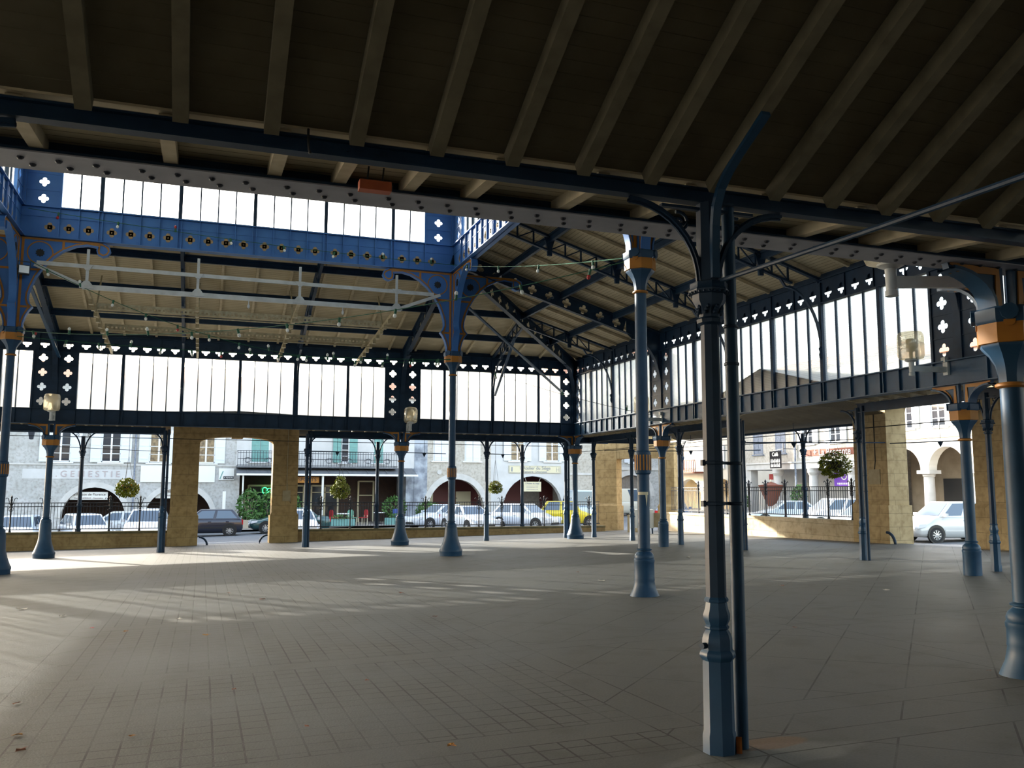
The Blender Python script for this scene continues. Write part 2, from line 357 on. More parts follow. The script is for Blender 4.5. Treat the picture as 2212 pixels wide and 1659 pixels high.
# ------------------------------------------------------------------ plan of the hall (metres)
XL, XR, YN, YF = -4.8, 7.0, 13.2, 25.25                  # lantern
RX0, RX1, RY0, RY1 = -11.9, 14.1, 6.0, 32.35             # ring
OX1, OY0, OY1, OX0 = 15.17, 5.08, 33.3, -12.95           # outer row
WX1, WY1, WX0, WY0 = 20.65, 38.4, -18.4, -.3             # perimeter
ZG0, ZG1, ZG2, ZG3 = 3.69, 4.19, 6.12, 6.71              # ring girder, sill, window head, plate
ZL0, ZL1, ZL2, ZL3 = 8.13, 8.98, 10.35, 10.75            # lantern
ZV, ZRD, ZE = 3.70, 4.95, 3.78                           # porch valley, ridge, eave
MX = lambda x, y, rz: Matrix.Translation((x, y, 0)) @ Matrix.Rotation(rz, 4, 'Z')

# floor
mb = MB(); n = 12
for i in range(n):
    for j in range(n):
        x0, x1 = WX0-.2 + (WX1+.4-WX0)*i/n, WX0-.2 + (WX1+.4-WX0)*(i+1)/n; y0, y1 = -3 + (WY1+3.2)*j/n, -3 + (WY1+3.2)*(j+1)/n
        mb.add([(x0,y0,fl(x0,y0)), (x1,y0,fl(x1,y0)), (x1,y1,fl(x1,y1)), (x0,y1,fl(x0,y1))], [(0,1,2,3)])
struct('floor', mb, M['floor'])
mb = MB()                                               # street around the hall
def quad_ground(mb, x0, y0, x1, y1, f, dz, k=6):
    for i in range(k):
        for j in range(k):
            a, b = x0+(x1-x0)*i/k, x0+(x1-x0)*(i+1)/k; c, d = y0+(y1-y0)*j/k, y0+(y1-y0)*(j+1)/k
            mb.add([(a,c,f(a,c)+dz),(b,c,f(b,c)+dz),(b,d,f(b,d)+dz),(a,d,f(a,d)+dz)], [(0,1,2,3)])
quad_ground(mb, -90, WY1+.05, 110, 130, street, 0); quad_ground(mb, WX1+.05, -60, 110, WY1+.05, street, 0); quad_ground(mb, -90, -60, WX0-.1, WY1+.05, street, 0)
quad_ground(mb, WX0-.1, -60, WX1+.05, -2.8, lambda x, y: fl(x, y) - .06, 0)
struct('ground', mb, M['asphalt'], label='grey asphalt street around the market hall')
mb = MB(); quad_ground(mb, -40, 53.5, 27, 62, street, .12); struct('trim_1', mb, M['pavement'], label='pavement in front of the far houses')
mb = MB(); quad_ground(mb, 34.5, 20, 42, 53, street, .12); struct('trim_2', mb, M['pavement'], label='pavement in front of the right-hand houses')
mb = MB(); mb.bar((-25, 43.2, street(-25,43.2)+.01), (16, 43.2, street(16,43.2)+.01), .12, .01); mb.bar((23.5, 12, street(23.5,12)+.01), (23.5, 36, street(23.5,36)+.01), .12, .01)
tag(mb.build('road_marking', M['line']), 'thin white line painted on the grey street outside the gates', 'road marking')

# ------------------------------------------------------------------ ring columns and lantern columns
def ring_profile_base(kind, zf):
    if kind == 'bell':  return [(.33, zf-.03), (.33, zf+.10), (.34, zf+.12), (.34, zf+.17), (.31, zf+.22), (.24, zf+.42), (.195, zf+.60), (.185, zf+.75)]
    if kind == 'flare': return [(.25, zf-.02), (.235, zf+.02), (.19, zf+.12), (.165, zf+.24), (.17, zf+.26), (.165, zf+.30)]
    return [(.165, zf-.03), (.165, zf+.1)]
def column_base(kind, zf, k=1.0):
    p = ring_profile_base(kind, zf)
    p = p + [(.165 if kind != 'bell' else .18, .40), (.172, .42), (.172, .455), (.16, .47), (.165, .50), (.15, .54), (.115, .575), (.10, .585), (.10, .595), (.125, .605), (.128, .62), (.10, .635)]
    q = [p[0]]
    for r, z in p[1:]:
        if z > q[-1][1] + 1e-4: q.append((r, z))
    return MB().lathe([(r*k, z) for r, z in q], 24)
def capital(zt, k=1.0):                                  # flare, octagonal block and abacus ending at zt
    a = MB(); a.lathe([(.105*k, zt-.70), (.108*k, zt-.62), (.13*k, zt-.52), (.18*k, zt-.43), (.235*k, zt-.37), (.25*k, zt-.345), (.25*k, zt-.325)], 8, (0, 0), PI/8)
    for i in range(4):                                  # ears on the abacus
        an = i*PI/2 + PI/4
        a.M = Matrix.Rotation(an, 4, 'Z'); a.tube([(.20*k, 0, zt-.06), (.30*k, 0, zt-.06)], .075*k, 10); a.M = None
    a.lathe([(.27*k, zt-.15), (.29*k, zt-.12), (.29*k, zt-.02), (.26*k, zt)], 8, (0, 0), PI/8)
    b = MB(); b.lathe([(.262*k, zt-.335), (.272*k, zt-.33), (.272*k, zt-.15), (.262*k, zt-.14)], 8, (0, 0), PI/8)
    for i in range(4):
        b.M = Matrix.Rotation(i*PI/2 + PI/4, 4, 'Z'); b.tube([(.22*k, 0, zt-.14), (.262*k, 0, zt-.14)], .05*k, 10); b.M = None
    c = MB(); c.lathe([(.11*k, zt-.735), (.135*k, zt-.72), (.135*k, zt-.70), (.11*k, zt-.685)], 20)
    return a, b, c
def spandrel():                                          # little arched plate under the ring girder, in +x
    z0, z1 = 3.30, ZG0
    pts = [(.06, z1), (.72, z1), (.70, z1-.06)] + [(.72 - .50*math.sin(t*PI/2/7), z1-.06 - .33*(1-math.cos(t*PI/2/7))) for t in range(1, 8)] + [(.20, z0), (.06, z0)]
    a = MB().prism(pts, (0, -.035, 0), (1,0,0), (0,0,1), (0,.07,0))
    cur = pts[2:10]
    a.ribbon(cur, (0, -.10, 0), (1,0,0), (0,0,1), (0,.20,0), .03)
    b = MB()
    for y in (-.05, .035):
        b.ribbon([(.14, z0+.02), (.14, z1-.05), (.62, z1-.05)], (0, y, 0), (1,0,0), (0,0,1), (0,.015,0), .075)
        b.ribbon([(p[0]-.0, p[1]+.045) for p in cur], (0, y, 0), (1,0,0), (0,0,1), (0,.015,0), .03)
    return a, b
SPA, SPB = spandrel(); CAPA = capital(3.30); CAPL = capital(5.70)
sp_mesh = None
def mesh_of(mb, name, mat, smooth=True):
    o = mb.build(name, mat, None, smooth); me = o.data; bpy.data.objects.remove(o); return me
ME = {}
ME['spa'] = mesh_of(SPA, 'bracket', M['blue']); ME['spb'] = mesh_of(SPB, 'gold_border', M['gold'])
for k_, C_ in (('A', CAPA), ('L', CAPL)):
    for n_, c_, m_ in zip('abc', C_, ('blue', 'gold', 'gold')): ME['cap'+k_+n_] = mesh_of(c_, 'x', M[m_])
def place(me, name, parent, loc=(0,0,0), rz=0):
    o = bpy.data.objects.new(name, me); col.objects.link(o); o.parent = parent; o.location = loc; o.rotation_euler = (0, 0, rz); return o
def ring_column(x, y, kind, label, arms, rz=0):
    t = thing('cast_iron_column', label, 'column', (x, y, 0), 0, 'ochre-capped columns carrying the glazed ring')
    column_base(kind, fl(x, y)).build('base', M['blue'], t)
    MB().lathe([(.10, .62), (.102, 1.6), (.098, 2.61)], 24).build('shaft', M['blue'], t)
    c = place(ME['capAa'], 'capital', t); place(ME['capAb'], 'gold_band', c); place(ME['capAc'], 'gold_ring', c)
    for a in arms:
        s_ = place(ME['spa'], 'bracket', t, (0,0,0), a); place(ME['spb'], 'gold_border', s_)
    return t
E_, N_, W_, S_ = 0, PI/2, PI, -PI/2
ring_column(XL, RY1, 'bell', 'blue iron column with ochre cap below the left lamp, by the far low wall', (E_, W_))
ring_column(XR, RY1, 'bell', 'blue iron column with ochre cap below the tilted lamp on the far side', (E_, W_))
ring_column(RX1, RY1, 'bell', 'blue iron column with bell-shaped foot at the far corner of the glazed ring', (W_, S_))
ring_column(RX1, YF, 'plain', 'blue iron column with ochre cap in front of the white electric cabinet', (N_, S_))
ring_column(RX1, YN, 'plain', 'blue iron column with ochre cap in front of the silver car', (N_, S_))
ring_column(XR, RY0, 'flare', 'thick blue iron column at the right edge with sunlit ochre cap', (E_, W_, N_))

def lantern_arm():                                       # big scrolled plate bracket, in +x, z absolute
    zt = ZL0
    low = [(2.02, zt-.03), (2.16, zt-.10), (2.20, zt-.22), (2.14, zt-.34), (2.02, zt-.385), (1.90, zt-.33), (1.87, zt-.22), (1.90, zt-.13),
           (1.62, zt-.10), (1.35, zt-.16), (1.08, zt-.30), (.84, zt-.50), (.62, zt-.77), (.46, zt-1.05), (.36, zt-1.32), (.31, zt-1.5), (.30, zt-1.65), (.34, zt-1.78),
           (.42, zt-1.86), (.34, zt-1.96), (.26, zt-2.12), (.215, zt-2.3), (.21, zt-2.43)]
    pts = [(.02, zt)] + [(1.8, zt)] + low + [(.02, zt-2.43)]
    a = MB().prism(pts, (0, -.03, 0), (1,0,0), (0,0,1), (0,.06,0))
    a.ribbon(low, (0, -.09, 0), (1,0,0), (0,0,1), (0,.18,0), .025)
    b = MB()
    def inset(p, d):
        out = []
        for i, q in enumerate(p):
            u = Vector(p[min(i+1, len(p)-1)]) - Vector(p[max(i-1, 0)]); u.normalize(); out.append((q[0] - (-u.y)*-d*-1, q[1] + u.x*-d))
        return out
    for y in (-.045, .03):
        f = lambda pts, w=.055, cl=False: b.ribbon(pts, (0, y, 0), (1,0,0), (0,0,1), (0,.015,0), w, cl)
        f([(.06, zt-.035), (1.9, zt-.035), (2.06, zt-.07), (2.14, zt-.14), (2.165, zt-.22), (2.11, zt-.31), (2.02, zt-.345), (1.93, zt-.30), (1.905, zt-.22), (1.93, zt-.10), (1.62, zt-.07), (1.35, zt-.125), (1.06, zt-.26), (.82, zt-.46), (.59, zt-.75), (.42, zt-1.05), (.325, zt-1.32), (.275, zt-1.5), (.265, zt-1.66), (.30, zt-1.79), (.365, zt-1.86), (.30, zt-1.95), (.225, zt-2.12), (.18, zt-2.3), (.175, zt-2.42)])
        f([(.11, zt-.03), (.11, zt-2.42)], .06); f([(1.06, zt-.03), (1.06, zt-.26)], .06); f([(.1, zt-.86), (.52, zt-.86)]); f([(.1, zt-1.86), (.37, zt-1.86)])
        f([(.52 + .30*math.cos(i*PI/12), zt-.40 + .30*math.sin(i*PI/12)) for i in range(24)], .03, True)
    c = MB()
    for y in (-.05, .036): c.prism([(.52 + (.115 if i % 2 else .085)*math.cos(i*PI/10), zt-.40 + (.115 if i % 2 else .085)*math.sin(i*PI/10)) for i in range(20)], (0, y, 0), (1,0,0), (0,0,1), (0,.014,0))
    return a, b, c
LA = lantern_arm(); ME['la'] = mesh_of(LA[0], 'b', M['lblue']); ME['lb'] = mesh_of(LA[1], 'b', M['gold']); ME['lc'] = mesh_of(LA[2], 'b', M['dark'])
def lantern_column(x, y, kind, label, arms):
    t = thing('cast_iron_column', label, 'column', (x, y, 0), 0, 'tall columns carrying the lantern')
    column_base(kind, fl(x, y), 1.0).build('base', M['blue'], t)
    MB().lathe([(.10, .62), (.105, 2.0), (.10, 5.02)], 24).build('shaft', M['blue'], t)
    c = MB(); c.lathe([(.11, 1.86), (.132, 1.885), (.136, 1.92), (.136, 2.20), (.132, 2.235), (.11, 2.26)], 24); c = c.build('collar', M['blue'], t)
    g = MB()
    for i in range(16):
        g.M = Matrix.Rotation(i*PI/8, 4, 'Z'); g.box(.128, -.013, 1.93, .142, .013, 2.19)
    g.build('gold_fluting', M['gold'], c)
    c = place(ME['capLa'], 'capital', t); place(ME['capLb'], 'gold_band', c); place(ME['capLc'], 'gold_ring', c)
    MB().lathe([(.11, 5.68), (.07, 5.8), (.07, ZL0)], 8).build('core_post', M['lblue'], t)
    for a in arms:
        s_ = place(ME['la'], 'bracket', t, (0,0,0), a); place(ME['lb'], 'gold_border', s_); place(ME['lc'], 'rosette', s_)
    return t
lantern_column(XL, YF, 'bell', 'tall blue column with ochre brackets at the left edge, floodlight fixed to it', (E_, S_, N_, W_))
lantern_column(XR, YF, 'bell', 'tall blue column with ochre scrolled brackets at the right end of the blue girder', (E_, S_, N_, W_))
lantern_column(XR, YN, 'flare', 'tall blue column with torn white tape on it, just left of the nearest column', (E_, S_, N_, W_))
mb = MB(); mb.lathe([(.1035, 1.52), (.1035, 1.57)], 24, (0, 0), 0, False)
tp = MB()
for i in range(9): 
    a0, a1 = -PI*.95 + i*.2, -PI*.95 + (i+1)*.2
    for r_ in (.1045,): tp.add([(r_*math.cos(a0), r_*math.sin(a0), 1.52), (r_*math.cos(a1), r_*math.sin(a1), 1.52), (r_*math.cos(a1), r_*math.sin(a1), 1.57), (r_*math.cos(a0), r_*math.sin(a0), 1.57)], [(0,1,2,3)])
tp.add([(.108*math.cos(a), .108*math.sin(a), z) for a, z in ((-1.75, 1.53), (-1.35, 1.53), (-1.45, 1.40), (-1.55, 1.33))], [(0,1,2,3)])
o = tp.build('sticky_tape', M['cream']); o.location = (XR, YN, 0); tag(o, 'strip of torn pale sticky tape round the tall blue column', 'tape')

# ------------------------------------------------------------------ slim octagonal columns of the outer row and wall
def slim_base(zf, full=True):
    p = [(.108, zf-.03), (.108, zf+.11), (.10, zf+.14), (.098, .53), (.113, .55), (.118, .565), (.113, .585), (.098, .60), (.098, .665), (.088, .70), (.072, .725), (.080, .735), (.080, .745), (.07, .755), (.086, .79), (.088, .82), (.075, .86), (.068, .90), (.078, .905), (.08, .92), (.068, .935)]
    return MB().lathe(p, 8, (0, 0), PI/8)
def slim_cap():
    a = MB(); a.lathe([(.065, 2.745), (.085, 2.76), (.088, 2.785), (.07, 2.80), (.07, 2.82), (.082, 2.86), (.112, 2.91), (.115, 2.955), (.135, 2.96), (.138, 2.985), (.128, 3.0), (.128, 3.035), (.08, 3.05), (.075, 3.6)], 8, (0, 0), PI/8)
    for i in range(8):                                  # leaf ornament on the bell
        an = i*PI/4
        for k in range(3): a.sphere((.082*math.cos(an+.12*(k-1)), .082*math.sin(an+.12*(k-1)), 2.83+.02*k), .016, 6, 4)
    for i in range(24): a.sphere((.134*math.cos(i*PI/12), .134*math.sin(i*PI/12), 2.965), .009, 5, 4)
    return a
def slim_arm(r=.53, zt=3.60, zb=3.04, s0=.07):
    pts = [(s0 + r*(1-math.cos(t*PI/20)) , zb + (zt-zb-.03)*math.sin(t*PI/20)) for t in range(11)]
    a = MB().ribbon(pts, (0, -.028, 0), (1,0,0), (0,0,1), (0,.056,0), .022)
    a.ribbon(pts, (0, -.008, 0), (1,0,0), (0,0,1), (0,.016,0), .05)
    a.box(s0, -.02, zt-.055, s0 + r*.55, .02, zt-.035)
    cx, cz = s0 + .15, zt - .15                         # scroll in the corner
    a.tube([(cx + (.075-.0032*t)*math.cos(t*.42+1.2), 0, cz + (.075-.0032*t)*math.sin(t*.42+1.2)) for t in range(20)], .012, 6)
    return a
ME['scap'] = mesh_of(slim_cap(), 'capital', M['dblue']); ME['sarm'] = mesh_of(slim_arm(), 'bracket', M['dblue'])
ME['sshaft'] = mesh_of(MB().lathe([(.067, .93), (.062, 2.75)], 8, (0, 0), PI/8), 'shaft', M['dblue'])
def slim_column(x, y, label, arms, group='slim columns of the outer row', pipe=None):
    t = thing('slim_iron_column', label, 'column', (x, y, 0), 0, group)
    slim_base(fl(x, y)).build('base', M['blue'], t); place(ME['sshaft'], 'shaft', t); place(ME['scap'], 'capital', t)
    for a in arms: place(ME['sarm'], 'bracket', t, (0,0,0), a)
    if pipe:
        mb = MB(); mb.tube([(x+pipe[0], y+pipe[1], fl(x, y)-.02), (x+pipe[0], y+pipe[1], 3.64)], .042, 12)
        o = mb.build('downpipe', M['dblue']); tag(o, 'dark blue downpipe strapped to ' + pipe[2], 'downpipe')
        b = MB(); 
        for z in (1.55, 1.93, 2.72): b.lathe([(.046, z), (.05, z+.005), (.05, z+.02), (.046, z+.025)], 12, (x+pipe[0], y+pipe[1])); b.bar((x, y+pipe[1]*.3-.07, z+.012), (x+pipe[0]*.8, y+pipe[1]-.05, z+.012), .012, .02)
        b.build('pipe_clip', M['dblue'], o)
    return t
A4_ = (E_, N_, W_, S_)
c0 = slim_column(3.22, OY0, 'nearest octagonal iron column in the foreground with rusty foot', (E_, W_))
mb = MB(); mb.tube([(3.40, 5.10, fl(3.4, 5.1)-.02), (3.40, 5.10, 3.62)], .045, 16); o = mb.build('downpipe', M['blue']); tag(o, 'dark blue downpipe right behind the nearest octagonal column', 'downpipe')
b = MB()
for z in (1.53, 1.80, 2.48, 2.74):
    b.lathe([(.047, z), (.052, z+.004), (.052, z+.018), (.047, z+.022)], 16, (3.40, 5.10))
b.build('pipe_clip', M['dblue'], o)
b = MB()
for z in (1.53, 1.80): b.lathe([(.068, z), (.076, z+.004), (.076, z+.02), (.068, z+.024)], 8, (0, 0), PI/8); b.bar((.06, 0, z+.012), (.16, .02, z+.012), .014, .02); b.cbox((-.085, -.01, z+.012), (.02, .03, .04))
b.build('pipe_strap', M['dblue'], c0)
arm = [(3.22, y, z) for y, z in ((5.0, 3.06), (4.995, 3.25), (4.985, 3.42), (4.96, 3.55), (4.90, 3.66), (4.80, 3.745), (4.68, 3.82), (4.55, 3.885), (4.42, 3.95), (4.40, 3.96), (4.38, 3.97))]
mb = MB()
for i in range(10): mb.bar(tuple(a-b for a, b in zip(arm[i], (3.22, 5.08, 0))), tuple(a-b for a, b in zip(arm[i+1], (3.22, 5.08, 0))), .06, .035, (0, -1, .3))
mb.build('roof_bracket', M['blue'], c0)
mb = MB(); mb.prism([(.0, 0), (.05, -.01), (.055, .07), (.03, .10), (.01, .06)], (.075, -.075, fl(3.22, 5.08)), (.5, .85, 0), (0, 0, 1), (.03, -.02, 0)); mb.build('rusted_corner', M['rust'], c0)
mb = MB(); mb.tube([(-.10, -.02, .63), (-.135, -.03, .63)], .02, 10); mb.build('bolt_knob', M['dblue'], c0)
# far outer row
slim_column(-1.32, OY1, 'slim blue column left of the far stone gate', (W_,), pipe=(.12, -.02, 'the slim column left of the far gate'))
slim_column(3.64, OY1, 'slim blue column right of the far stone gate', (E_,), pipe=(.12, -.02, 'the slim column right of the far gate'))
slim_column(7.25, OY1, 'slim blue column half hidden behind the tall middle column', (E_, W_))
slim_column(10.68, OY1, 'slim blue column beside the small hanging basket on the far side', (E_, W_))
slim_column(14.10, OY1, 'slim blue column close behind the left of the bell-footed corner column', (W_,), pipe=(.10, -.06, 'the slim column by the bell-footed corner column'))
# right outer row
slim_column(OX1, 32.9, 'slim blue column in front of the ochre corner pier', (S_,))
slim_column(OX1, 29.5, 'slim blue column in the middle of the corner gate opening', (N_, S_))
slim_column(OX1, 26.0, 'slim blue column standing before the sunlit white wall', (N_, S_))
slim_column(OX1, 22.35, 'slim blue column just right of the nearest column, before the low wall', (N_, ), pipe=(.0, -.10, 'the slim column behind the nearest downpipe'))
slim_column(OX1, 17.38, 'slim blue column with offset downpipe left of the right stone gate', (N_,), pipe=(-.02, -.19, 'the slim column left of the right gate'))
slim_column(OX1, 13.62, 'slim octagonal blue column at the right, before the right gate pier', (N_, S_))
# columns that stand on the low wall
def wall_column(x, y, z0, label, arms, zt=3.80):
    t = thing('slim_iron_column', label, 'column', (x, y, 0), 0, 'slim columns standing on the low wall')
    MB().lathe([(.11, z0), (.11, z0+.12), (.085, z0+.15), (.08, z0+.95), (.10, z0+.98), (.11, z0+1.05), (.08, z0+1.12)], 8, (0, 0), PI/8).build('base', M['dblue'], t)
    MB().lathe([(.078, z0+1.1), (.07, 2.75)], 8, (0, 0), PI/8).build('shaft', M['dblue'], t)
    place(ME['scap'], 'capital', t)
    m = ME.setdefault('warm%.2f' % zt, mesh_of(slim_arm(.50, zt, 2.95), 'bracket', M['dblue']))
    for a in arms: place(m, 'bracket', t, (0,0,0), a)
    return t
wall_column(-4.55, WY1, -.16, 'slim blue column on the low wall just right of the left lamp column', (E_, W_))
wall_column(7.25, WY1, -.19, 'slim blue column on the low wall right of the big hanging basket', (E_, W_))
wall_column(14.05, WY1, -.20, 'slim blue column on the low wall in front of the cream shop sign', (E_, W_))
wall_column(WX1, 26.55, .56, 'slim blue column on the right low wall beside the dark hanging sign', (N_, S_))
wall_column(WX1, 35.2, .50, 'slim blue column on the sunlit right low wall', (N_, S_))
# ------------------------------------------------------------------ glazed ring bands and lantern walls
SIDE = {'far': lambda Y: MX(0, Y, 0), 'right': lambda X: MX(X, 0, -PI/2), 'left': lambda X: MX(X, 0, PI/2), 'near': lambda Y: MX(0, Y, PI)}
wn = [0]
def glazed_bay(Mt, s0, s1, groups, z0, z1, sheet, label, thick=.10, bar=.026):
    wn[0] += 1
    t = thing('window_%d' % wn[0], label, None, kind='structure')
    n = sum(groups); w = (s1 - s0 - thick*(len(groups)-1)) / n
    fr, gb, gp = MB(), MB(), MB(); fr.M = gb.M = gp.M = Mt
    s = s0; edges = [s0]; mids = []
    for gi, g in enumerate(groups):
        for k in range(g):
            gp.box(s+.004, .02, z0+.01, s+w-.004, .026, z1-.01); mids.append(s + w/2)
            s += w
            if k < g-1: gb.box(s-bar/2, -.02, z0, s+bar/2, .05, z1)
            edges.append(s)
        if gi < len(groups)-1:
            fr.box(s, -.05, z0, s+thick, .08, z1); s += thick; edges.append(s)
    fr.box(s0-.03, -.03, z0-.02, s1+.03, .06, z0+.015); fr.box(s0-.03, -.03, z1-.015, s1+.03, .06, z1+.02)
    fr.box(s0-.03, -.03, z0, s0, .06, z1); fr.box(s1, -.03, z0, s1+.03, .06, z1)
    for nm, m_, mt in (('window_frame', fr, M['dblue']), ('glazing_bar', gb, M['dblue']), ('glass_pane', gp, sheet)):
        o = m_.build(nm, mt, t, False)
    return mids, edges
def pilaster(Mt, s, half, z0, z1, rows, label, r=.138, both=True, mt='dblue', core=True):
    t = thing('pierced_iron_pilaster', label, 'pilaster', Mt @ Vector((s, 0, z0)), 0, 'quatrefoil pilasters between the glazing')
    inv = Matrix.Translation(-(Mt @ Vector((s, 0, z0))))
    a = MB(); a.M = inv @ Mt; h = (z1-z0)/rows; pw = half - .10
    sides = [(-half, -.10), (.10, half)] if both is True else ([(-half, -.10)] if both < 0 else [(.10, half)])
    for x0, x1 in sides:
        for k in range(rows): a.pierced(s+x0, z0+h*k, s+x1, z0+h*(k+1), r*.943, -.02, .0)
    a.build('pierced_plate', M[mt], t, False)
    b = MB(); b.M = inv @ Mt
    b.box(s-.10, -.06, z0, s+.10, .10, z1)
    for x0, x1 in sides:
        e = x0 if x0 < 0 else x1
        b.box(s+e-.03, -.05, z0, s+e+.03, .06, z1)
        for k in range(1, rows): b.box(s+x0, -.035, z0+h*k-.012, s+x1, -.0, z0+h*k+.012)
    b.build('stiffener', M[mt], t, False)
    return t
def girder(Mt, s0, s1, z0, z1, ribs, name, label, cat='girder', mt='dblue', out=False, riv=None, patt=None, flange=.15, groove=None):
    o = MB(); o.M = Mt
    o.box(s0, -.012, z0, s1, .012, z1)
    o.box(s0, -flange, z0, s1, flange, z0+.02); o.box(s0, -.10, z1-.015, s1, .10, z1+.01)
    for x in ribs: o.box(x-.012, -.065, z0+.02, x+.012, .065, z1-.01)
    if groove: o.box(s0, -.03, groove-.012, s1, -.01, groove+.012)
    for k in range(int((s1-s0)/.11)): o.sphere((s0+.06+k*.11, -flange+.03, z0+.022), .011, 5, 3)
    if patt:                                            # painted quatrefoils
        o.mi = 1
        for x in patt:
            for i in range(4):
                an = i*PI/2; o.tube([(x+.072*math.cos(an), -.012, 8.44+.072*math.sin(an)), (x+.072*math.cos(an), -.017, 8.44+.072*math.sin(an))], .06, 10)
            o.cbox((x, -.0145, 8.44), (.12, .005, .12))
    g = o.build('web', [M[mt], M['hatch']]); root = thing(name, label, cat); g.parent = root
    return root
def plate(Mt, s0, s1, z0, z1, xs, r, label):             # beam over the windows pierced with quatrefoils
    t = thing('pierced_top_beam', label, 'beam')
    a = MB(); a.M = Mt; zc = z0 + .235; cells = sorted(xs); e = [s0] + [(cells[i]+cells[i+1])/2 for i in range(len(cells)-1)] + [s1]
    for i, x in enumerate(cells):
        w = min(.21, (e[i+1]-e[i])/2)
        l, r_ = max(e[i], x-w), min(e[i+1], x+w)
        a.pierced(l, zc-.2, r_, zc+.2, r*.943, -.012, .012, x, zc)
        if l > e[i]+.001: a.box(e[i], -.012, zc-.2, l, .012, zc+.2)
        if r_ < e[i+1]-.001: a.box(r_, -.012, zc-.2, e[i+1], .012, zc+.2)
    a.box(s0, -.012, z0, s1, .012, zc-.2); a.box(s0, -.012, zc+.2, s1, .012, ZG3)
    a.build('pierced_plate', M['dblue'], t, False)
    b = MB(); b.M = Mt; b.box(s0, -.09, z0-.012, s1, .09, z0+.012); b.box(s0, -.07, ZG3-.02, s1, .09, ZG3+.01); b.box(s0, .03, ZG3, s1, .09, ZG3+.23); b.box(s0, .05, zc+.035, s1, .09, ZG3)
    for k in range(int((s1-s0)/.94)+1): b.box(s0+k*.94-.012, -.05, z0, s0+k*.94+.012, -.01, ZG3)
    b.build('edge_angle', M['dblue'], t, False); return t
def ring_side(side, base, c0, c1, e0, e1, names, sheet, show0, show1):
    Mt = SIDE[side](base); allm = []; alle = []; H = .66
    m, e = glazed_bay(Mt, c0+H, c1-H, [3,4,4,4,4,3], ZG1, ZG2, sheet, names[0]); allm += m; alle += e
    if show1: m, e = glazed_bay(Mt, c1+H, e1-.62, [2,4,4,2], ZG1, ZG2, sheet, names[1]); allm += m; alle += e
    if show0: m, e = glazed_bay(Mt, e0+.62, c0-H, [2,4,4,2], ZG1, ZG2, sheet, names[2]); allm += m; alle += e
    for c in (c0, c1): allm += [c-.36, c+.36]
    allm += [e0+.36, e1-.36]
    return Mt, allm, alle
# far
Mt, ms, es = ring_side('far', RY1, XL, XR, RX0, RX1, ['milky glazed bay between the two far lamps', 'milky glazed bay at the far right, before the corner', 'milky glazed bay at the far left edge'], M['sheet'], True, True)
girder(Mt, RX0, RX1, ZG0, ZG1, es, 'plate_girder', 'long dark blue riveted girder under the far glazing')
plate(Mt, RX0, RX1, ZG2, ZG3, ms, .138, 'dark blue beam with a row of quatrefoil holes above the far glazing')
pilaster(Mt, XL, .66, ZG1, ZG2, 4, 'pierced dark pilaster behind the left lamp on the far side'); pilaster(Mt, XR, .66, ZG1, ZG2, 4, 'pierced dark pilaster behind the tilted lamp on the far side')
pilaster(Mt, RX1-.04, .58, ZG1, ZG2, 4, 'pierced half pilaster at the far corner, on the far wall', both=-1)
# right (local s = -y)
Mt, ms, es = ring_side('right', RX1, -YF, -YN, -RY1, -RY0, ['ribbed glazed bay on the right, behind the nearest column', 'ribbed glazed bay at the far right edge of the view', 'glazed bay on the right wall next to the far corner'], M['sheet_ribbed'], True, True)
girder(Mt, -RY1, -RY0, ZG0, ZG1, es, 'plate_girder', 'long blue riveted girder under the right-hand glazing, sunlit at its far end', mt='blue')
plate(Mt, -RY1, -RY0, ZG2, ZG3, ms, .138, 'dark blue beam with quatrefoil holes above the right-hand glazing')
pilaster(Mt, -YF, .66, ZG1, ZG2, 4, 'pierced dark pilaster on the right wall behind the tall middle-right column'); pilaster(Mt, -YN, .66, ZG1, ZG2, 4, 'pierced blue pilaster beside the big lamp on the right')
pilaster(Mt, -RY1+.04, .58, ZG1, ZG2, 4, 'pierced half pilaster at the far corner, on the right wall', both=1)
# near and left sides of the ring: girder seen from below, glazing above the porch roof
Mt = SIDE['near'](RY0)
ng = girder(Mt, -RX1, -RX0, ZG0, ZG1, [], 'plate_girder', 'near riveted girder seen from below, grey studded flange across the picture', flange=.17)
mb = MB(); mb.box(RX0, RY0-.172, ZG0-.008, RX1, RY0+.172, ZG0+.001); mb.mi = 1; x = -6.0
while x < 12:                                           # rows of rivets on the flange
    for dy in (-.055, .06): mb.lathe([(.0225, ZG0-.008), (.021, ZG0-.016), (.012, ZG0-.024), (.001, ZG0-.026)], 8, (x + (.05 if dy > 0 else 0), RY0+dy), 0, False)
    x += .215 if (int((x+6)/.215) % 4) else .27
mb.build('flange', [M['grey'], M['rivet']], ng)
for sd, base, a0, a1, lb in (('near', RY0, -RX1, -RX0, 'glazing above the near girder'), ('left', RX0, RY0, RY1, 'glazing along the left side of the hall')):
    Mt = SIDE[sd](base); wn[0] += 1; t = thing('window_%d' % wn[0], 'milky ' + lb, None, kind='structure')
    a, b = MB(), MB(); a.M = b.M = Mt
    a.box(a0, .02, ZG1, a1, .026, ZG2)
    for k in range(int((a1-a0)/.47)): b.box(a0+k*.47, -.02, ZG1, a0+k*.47+(.03 if k % 4 else .1), .06, ZG2)
    b.box(a0, -.02, ZG2, a1, .02, ZG3+.23); 
    if sd == 'left': b.box(a0, -.02, ZG0, a1, .02, ZG1); b.M = None; b.box(RX0-.02, RY1-.02, ZG1, RX0+.66, RY1+.02, ZG3+.2); b.M = Mt
    a.build('glass_pane', M['sheet'], t, False); b.build('window_frame', M['dblue'], t, False)
